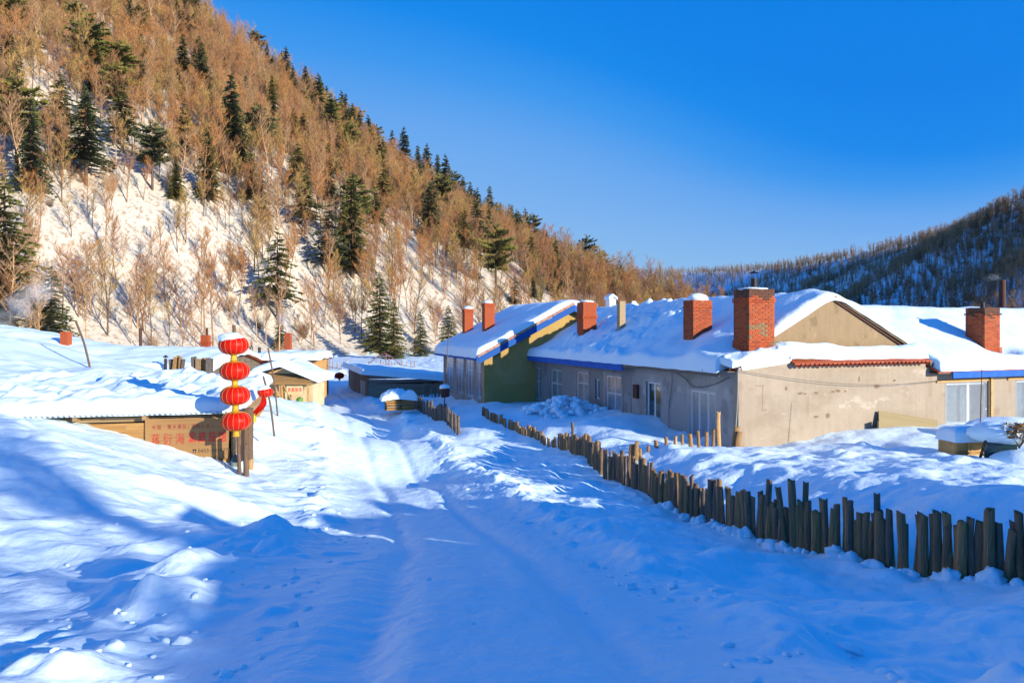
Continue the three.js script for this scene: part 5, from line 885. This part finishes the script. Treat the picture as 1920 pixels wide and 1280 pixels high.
for (const [px, top, bot, kind, label, dd] of named) {
  let h = hit(px, bot, 55); if (dd) { const p = at(px, bot, dd); h = { d: dd, p: V(p.x, H(p.x, p.z), p.z) }; }
  const tall = (EYE - (top - CY) / FOCAL * h.d) - h.p.y; const s = clamp(tall / 10, .4, 3.2);
  plantTree(kind === 2 ? 'pine_tree' : 'spruce_tree', conKinds[kind], [coniferTrunk, needleMats[(px * 3) % 4], snowLeaf], label, 'tree', h.p, s * 1.15, px, 'evergreens on the left hill', s);
  firs.push([h.p.x, h.p.z, 3]);
}
const slopeFirs = [[112, 150, 262, 1], [168, 48, 165, 2], [180, 85, 175, 0], [222, 88, 180, 2], [228, 172, 285, 1], [275, 20, 68, 0], [270, 98, 170, 0], [312, 113, 160, 0], [372, 75, 150, 0], [343, 203, 305, 1], [440, 200, 330, 0], [487, 210, 305, 2], [550, 213, 292, 0], [568, 220, 300, 0], [558, 278, 370, 1], [660, 205, 292, 0], [620, 188, 292, 0], [535, 98, 180, 0], [510, 110, 165, 0], [718, 325, 412, 1], [722, 272, 325, 0], [785, 308, 368, 0], [870, 402, 492, 1], [882, 350, 398, 0], [940, 452, 510, 0], [835, 300, 345, 0], [420, 110, 150, 0], [205, 60, 110, 0], [60, 40, 120, 1], [140, 10, 80, 2], [230, -10, 40, 2], [15, 60, 160, 0], [115, 225, 300, 0], [450, 160, 215, 0], [395, 40, 85, 0], [905, 395, 440, 0], [750, 330, 380, 0], [640, 255, 300, 0], [690, 230, 275, 0], [590, 150, 200, 0], [1000, 520, 560, 0], [1045, 520, 560, 3], [490, 330, 420, 5], [160, 170, 240, 0], [330, 300, 380, 5]];
for (const [px, top, bot, kind] of slopeFirs) { const h = hit(px, bot); const s = clamp(((EYE - (top - CY) / FOCAL * h.d) - h.p.y) / 10, .5, 2.6); plantTree(kind === 2 ? 'pine_tree' : 'spruce_tree', conKinds[kind], [coniferTrunk, needleMats[(px * 7) % 4], snowLeaf], 'dark evergreen standing among leafless trees on the sunlit left hill', 'tree', h.p, s * 1.35, px, 'evergreens among the leafless trees', s * 1.12); firs.push([h.p.x, h.p.z, 2.5]); }
const crestFirs = [[362, 8, 45], [385, 3, 50], [412, 28, 70], [480, 58, 98], [500, 80, 110], [528, 95, 130], [575, 130, 165], [600, 143, 178], [612, 160, 190], [640, 170, 215], [665, 200, 230], [690, 215, 245], [735, 243, 285], [757, 238, 288], [783, 272, 308], [800, 268, 318], [820, 288, 325], [850, 322, 355], [868, 330, 368], [895, 352, 380], [918, 348, 398], [955, 383, 432], [972, 395, 440], [985, 390, 448], [998, 402, 455], [1025, 432, 475], [1058, 458, 492], [1077, 468, 520], [1092, 478, 535], [1114, 487, 540], [1133, 515, 552], [1180, 535, 582]];
crestFirs.forEach(([px, top, bot], i) => { const h = hit(px, bot); const s = clamp(((EYE - (top - CY) / FOCAL * h.d) - h.p.y) / 10, .6, 2.4); plantTree('spruce_tree', conKinds[i % 7 === 3 ? 2 : i % 2 ? 0 : 5], [coniferTrunk, needleMats[(i * 3) % 4], snowLeaf], 'pointed evergreen on the skyline of the left hill', 'tree', h.p, s * 1.15, px, 'evergreens along the skyline', s); });

{ // more evergreens scattered through the wood
  const R = rng(909); let n = 0;
  for (let t = 0; t < 5000 && n < 125; t++) { const a = lerp(-120, 272, R()), q = (.14 + R() * .88) * 165, x = FOOT.x + E.x * a + N.x * q, z = FOOT.z + E.z * a + N.z * q, d = -z, sq = q / interp(ridgeQ, a); if (sq > 1 || sq < .16 || d < 90 || Math.abs(x / d) > .74 || interp(ridgeH, a) < 8) continue; if (fbm(x * .03, z * .03, 2, 77) < -.02 && R() < .75) continue; if (firs.some(f => Math.hypot(f[0] - x, f[1] - z) < 5)) continue; const py = CY - (H(x, z) - EYE) / d * FOCAL; if (py < 10) continue; const k = [0, 5, 5, 0, 2, 1][n % 6], s = .9 + R() * .9; plantTree(k === 2 ? 'pine_tree' : 'spruce_tree', conKinds[k], [coniferTrunk, needleMats[n % 4], snowLeaf], 'dark evergreen standing among leafless trees on the sunlit left hill', 'tree', V(x, H(x, z), z), s * 1.15, R() * 6, 'evergreens among the leafless trees', s * 1.1); firs.push([x, z, 2]); n++; }
}
// leafless trees: dense above, thinning out over the lower slope
{
  const R = rng(4242), list = [];
  for (let tries = 0; tries < 60000 && list.length < 7600; tries++) {
    const a = lerp(-190, 274, R()), q = Math.pow(R(), .9) * 235, x = FOOT.x + E.x * a + N.x * q, z = FOOT.z + E.z * a + N.z * q;
    const Rr = interp(ridgeQ, a), s = q / Rr; if (s > 1.06 || interp(ridgeH, a) < 4) continue;
    const d = -z; if (d < 70 || Math.abs(x / d) > .95) continue;
    const patch = fbm(x * .035, z * .035, 3, 9), dens = lerp(.27, 1, sstep(.12 - patch * .35, .5 - patch * .35, s + (a > 130 ? .25 : 0)));
    if (R() > dens) continue;
    const py = CY - (H(x, z) - EYE) / d * FOCAL; if (py < -60) continue;
    list.push([x, z, s, R()]);
  }
  list.sort((p, q) => q[1] - p[1]);
  const bareLabels = ['round-crowned leafless tree', 'tall narrow leafless tree', 'two-stemmed leafless tree', 'leafless tree with wide-spreading branches', 'bushy three-stemmed leafless tree', 'slim leafless tree with a high crown'], bareGroups = ['round-crowned leafless trees', 'tall narrow leafless trees', 'two-stemmed leafless trees', 'wide-spreading leafless trees', 'three-stemmed leafless trees', 'slim high-crowned leafless trees'];
  const byKind = bareKinds.map(() => [[], [], [], []]);
  list.forEach(([x, z, s, r], i) => {
    const k0 = Math.floor(r * 6) % 6, kind = s < .45 && k0 === 4 ? 1 : s < .45 && k0 === 2 && r * 100 % 1 < .6 ? 5 : k0, sc = (.5 + ((r * 977) % 1) * ((r * 131) % 1 > .8 ? 1 : .55)) * (s < .3 ? 1.15 : 1), y = H(x, z), tone = (kind + Math.floor(r * 50)) % 4;
    if (i < 296) plantTree('leafless_tree', bareKinds[kind], [trunkMats[tone % 3], twigMats[tone]], bareLabels[kind] + ' on the lower sunlit slope of the left hill', 'tree', V(x, y, z), sc, r * 40, bareGroups[kind]);
    else byKind[kind][tone].push([x, y, z, sc, r * 40]);
  });
  const wood = tag(thing('bare_wood', 'dense leafless reddish-brown wood covering the upper left hill', 'wood'), 'dense leafless reddish-brown wood covering the upper left hill', 'wood', undefined, 'stuff');
  const M4 = new THREE.Matrix4(), Q = new THREE.Quaternion(), UPV = V(0, 1, 0);
  byKind.forEach((tones, k) => tones.forEach((L, t) => { if (!L.length) return; [[bareKinds[k][0], trunkMats[t % 3], 'trunks'], [bareKinds[k][1], twigMats[t], 'twigs']].forEach(([g, m, nm]) => { const im = new THREE.InstancedMesh(g, m, L.length); im.name = nm; im.castShadow = im.receiveShadow = true; im.userData.kind = 'stuff'; L.forEach(([x, y, z, s, r], i) => { M4.compose(V(x, y, z), Q.setFromAxisAngle(UPV, r), V(s, s * 1.05, s)); im.setMatrixAt(i, M4); }); wood.add(im); }); }));
  // shrubs on the foot of the slope
  let nb = 0; for (let t = 0; t < 4000 && nb < 130; t++) { const a = lerp(-60, 150, R()), q = R() * 62, x = FOOT.x + E.x * a + N.x * q, z = FOOT.z + E.z * a + N.z * q, d = -z; if (d < 75 || Math.abs(x / d) > .8) continue; if (fbm(x * .06, z * .06, 2, 31) < -.1 + R() * .15) continue; const k = nb % 2; plantTree('bare_shrub', bushKinds[k], [trunkMats[nb % 3], twigMats[nb % 4]], 'leafless shrub in the snow at the foot of the left hill', 'shrub', V(x, H(x, z), z), .7 + R() * .8, R() * 6, 'shrubs at the hill foot'); nb++; }
  const yb = hit(1012, 566); plantTree('willow_bush', bareTree(77, { h: 10, spread: .4, twigs: 900, stems: 6, bare: .1, up: 1, r: .2, tw: .03 }), [mat({ rgb: [.24, .17, .035], roughness: .9 }), mat({ rgb: [.15, .11, .025], roughness: .9, side: THREE.DoubleSide })], 'fan-shaped yellowish bush rising behind the ochre house ridge', 'bush', yb.p, clamp(58 / FOCAL * yb.d / 10, .6, 2.2), 0);
}
// the shaded wood on the far and right-hand hills: read as one mass
{
  const R = rng(777), T = [];
  const lowBare = [31, 32, 33].map(s => bareTree(s, { h: 11, spread: .32, twigs: 110, bare: .4, tw: .06, r: .16 })), lowCon = [conifer(41, { whorls: 12, boughs: 6, sprays: 3, w: 2.2 }), conifer(42, { whorls: 11, boughs: 6, sprays: 3, w: 1.9 })];
  const sets = [[], [], [], [], []];
  for (let i = 0; i < 90000 && sets.reduce((n, s) => n + s.length, 0) < 11000; i++) {
    const b = lerp(.1, .72, R()), D = interp(farD, b), r = D * lerp(.3, 1.02, Math.sqrt(R())), x = Math.sin(b) * r, z = -Math.cos(b) * r; if (leftHill(x, z) > 1 || slopeAt(x, z)[0] > .95) continue;
    const c = fbm(x * .02, z * .02, 3, 51); if (fbm(x * .03, z * .03, 3, 55) > .22 && R() < .7) continue;
    const con = R() < clamp(.22 + c * 1.2 + .35 * sstep(.75, .4, r / D), .04, .8); sets[con ? 3 + (R() * 2 | 0) : (R() * 3 | 0)].push([x, H(x, z) - .3, z, .42 + R() * .4, R() * 6]);
  }
  const wood = tag(thing('far_wood', 'blue shaded wood on the far hills at right', 'wood'), 'blue shaded wood covering the far hills at right', 'wood', undefined, 'stuff');
  const M4 = new THREE.Matrix4(), Q = new THREE.Quaternion(), U = V(0, 1, 0);
  
  sets.forEach((L, k) => { const src = k < 3 ? lowBare[k] : lowCon[k - 3]; [[src[0], k < 3 ? trunkMats[k] : coniferTrunk, 'trunks'], [src[1], k < 3 ? twigMats[k] : needleMats[k - 2], k < 3 ? 'twigs' : 'needles']].forEach(([g, m, nm]) => { const im = new THREE.InstancedMesh(g, m, L.length); im.name = nm; im.userData.kind = 'stuff'; im.castShadow = im.receiveShadow = true; L.forEach(([x, y, z, s, r], i) => { M4.compose(V(x, y, z), Q.setFromAxisAngle(U, r), V(s, s, s)); im.setMatrixAt(i, M4); }); wood.add(im); }); });
}
// trees behind the camera whose soft shade falls over the left bank
{
  const R = rng(313), thin = bareTree(91, { h: 11, spread: .4, twigs: 150, bare: .45, up: .7 });
  [[25, 12.4, 1.9, 1], [34, 18.6, 2.4, 4], [29, 18.5, 2.0, 5]].forEach(([x, z, s, k], i) => plantTree('leafless_tree', thin, [trunkMats[i % 3], twigMats[i % 4]], 'tall tree behind the viewer that throws soft shade on the left bank', 'tree', V(x, H(x, z), z), s * .8, R() * 6, 'trees behind the viewer'));
}
scene.fog = new THREE.FogExp2(new THREE.Color().setRGB(.5, .72, 1), .00004);
// ---------------------------------------------------------------- person on the snow beyond the roofs
{
  const hp = hit(471, 661).p, gx = hp.x, gz = hp.z, gy = hp.y - .04;
  const J = { pel: [0, .95, 0], chest: [.02, 1.35, 0], neck: [.03, 1.5, 0], head: [.04, 1.62, .02], sl: [.02, 1.42, .19], sr: [.02, 1.42, -.19], el: [-.1, 1.15, .26], er: [.16, 1.15, -.25], hl: [.0, .92, .24], hr: [.28, .95, -.22], kl: [.16, .52, .09], kr: [-.06, .5, -.09], fl: [.2, .07, .09], fr: [-.26, .1, -.09], tl: [.34, .05, .1], tr: [-.14, .04, -.1] };
  const bones = [['pel', 'chest', .15, .19], ['chest', 'neck', .17, .07], ['neck', 'head', .06, .11], ['head', 'head', .115, .115], ['chest', 'sl', .15, .09], ['chest', 'sr', .15, .09], ['sl', 'el', .075, .06], ['sr', 'er', .075, .06], ['el', 'hl', .058, .045], ['er', 'hr', .058, .045], ['pel', 'kl', .12, .075], ['pel', 'kr', .12, .075], ['kl', 'fl', .072, .05], ['kr', 'fr', .072, .05], ['fl', 'tl', .055, .045], ['fr', 'tr', .055, .045]];
  const res = 56, mc = new MarchingCubes(res, new THREE.MeshStandardMaterial(), false, false, 40000); mc.isolation = 0; const sc = 1.0; // field cube covers 2 m
  for (let z = 0; z < res; z++) for (let y = 0; y < res; y++) for (let x = 0; x < res; x++) {
    const p = [(x / res * 2 - 1) * sc, (y / res * 2 - 1) * sc + .88, (z / res * 2 - 1) * sc]; let D = 9;
    for (const [a, b, ra, rb] of bones) { const A = J[a], B = J[b], ab = [B[0] - A[0], B[1] - A[1], B[2] - A[2]], ap = [p[0] - A[0], p[1] - A[1], p[2] - A[2]], L = ab[0] ** 2 + ab[1] ** 2 + ab[2] ** 2, t = L ? clamp((ap[0] * ab[0] + ap[1] * ab[1] + ap[2] * ab[2]) / L, 0, 1) : 0; const dd = Math.hypot(ap[0] - ab[0] * t, ap[1] - ab[1] * t, ap[2] - ab[2] * t) - lerp(ra, rb, t), h = clamp(.5 + .5 * (D - dd) / .05, 0, 1); D = D * (1 - h) + dd * h - .05 * h * (1 - h); }
    mc.field[x + y * res + z * res * res] = -D;
  }
  mc.update(); const n = mc.count, P = new Float32Array(mc.positionArray.slice(0, n * 3)), Nn = new Float32Array(mc.normalArray.slice(0, n * 3)), C = new Float32Array(n * 3);
  for (let i = 0; i < n; i++) { P[i * 3] *= sc; P[i * 3 + 1] = P[i * 3 + 1] * sc + .88; P[i * 3 + 2] *= sc; const y = P[i * 3 + 1]; const c = y > 1.68 ? [.02, .018, .018] : y > 1.52 ? [.42, .24, .16] : y > .84 ? [.3, .12, .04] : [.025, .025, .035]; C.set(c, i * 3); }
  const g = new THREE.BufferGeometry(); g.setAttribute('position', new THREE.BufferAttribute(P, 3)); g.setAttribute('normal', new THREE.BufferAttribute(Nn, 3)); g.setAttribute('color', new THREE.BufferAttribute(C, 3));
  const m = solo('person', g, new THREE.MeshStandardMaterial({ vertexColors: true, roughness: .8 }), 'person in a brown jacket and dark trousers walking beyond the snow roofs', 'person', [gx, gy, gz], .5);
}
// thrown snow clods along the road and over the trampled bank
{
  const R = rng(606), L = [];
  for (let i = 0; i < 240; i++) { const d = 3.4 + R() * R() * 24, side = R() < .5 ? -1 : 1, off = R() < .7 ? 1.3 + R() * 1.7 : R() * 4.5, x = roadX(d) + side * off, z = -d, s = .012 + R() * R() * .045; const g = blob(s * (1 + R()), s * (.6 + R() * .4), s, i * 1.3, .6, 1); g.rotateY(R() * 6); g.translate(x, H(x, z) + s * .1, z); L.push(g); }
  tag(mesh('snow_clods', join(L), snow), 'small thrown clods of snow along both sides of the road', 'snow', undefined, 'stuff');
}
// bent pole frame in the sunny field, seen above the dark shed
{
  const p = at(722, 692, 88), g = thing('pole_frame', 'frame of thin bent reddish poles standing in the sunny field', 'frame', [p.x, H(p.x, p.z), p.z]);
  for (const q of [[[-2.2, .6, 0], [-.8, 1.7, 0], [.1, 2.0, 0]], [[.1, 2.0, 0], [1.2, 1.2, 0], [2.6, 0, 0]], [[.1, 2.0, 0], [.12, 1, .1], [.15, -.2, .1]], [[.5, 1.8, 0], [.5, .9, 0], [.5, -.2, 0]]]) mesh('pole', tubeGeo(q, .06, 5, 10), mat({ rgb: [.2, .08, .07], roughness: .8 }), g);
}
// wire from the blue-eaved hut to the dark shed
{ const a = at(583, 672, 52), b = at(640, 692, 55); solo('overhead_wire', tubeGeo([[a.x, a.y, a.z], [lerp(a.x, b.x, .5), lerp(a.y, b.y, .5) - .15, lerp(a.z, b.z, .5)], [b.x, b.y, b.z]], .018, 4, 10), cable, 'thin wire between the blue-eaved hut and the dark shed', 'wire'); }
// chimney smoke
function smoke(label, pos, puffs, op) {
  const g = thing('chimney_smoke', label, 'smoke', pos), R = rng(puffs.length * 7 + 1);
  puffs.forEach(([x, y, z, r], i) => { const p = mesh('smoke_puff', blob(r, r * .8, r, i * 2.3 + pos[0], .45, 3), smokeMat(op), g); p.position.set(x, y, z); });
}
{
  const a = at(8, 612, 62), L = []; const R = rng(5); for (let i = 0; i < 26; i++) { const t = i / 25; L.push([t * 3.6 + (R() - .5) * 1.6, t * 3.6 + (R() - .5) * .9, (R() - .5) * 1.5, .35 + t * .75]); } smoke('pale blue smoke drifting up before the spruces at the far left', [a.x - .6, a.y, a.z], L, .025);
  const b = at(541, 628, 55), K = []; for (let i = 0; i < 12; i++) { const t = i / 11; K.push([-t * .5 + (R() - .5) * .5, t * 1.6, (R() - .5) * .4, .14 + t * .36]); } smoke('faint smoke rising from the tall chimney of the blue-eaved hut', [b.x, b.y, b.z], K, .035);
  const c = at(1873, 526, 38.4), M = []; for (let i = 0; i < 8; i++) { const t = i / 7; M.push([-t * .45 + (R() - .5) * .2, t * .35 - t * t * .3 + .1, (R() - .5) * .2, .12 + t * .16]); } smoke('wisp of smoke at the mouth of the rusty stovepipe', [c.x, c.y, c.z], M, .01);
}
renderer.render(scene, camera);
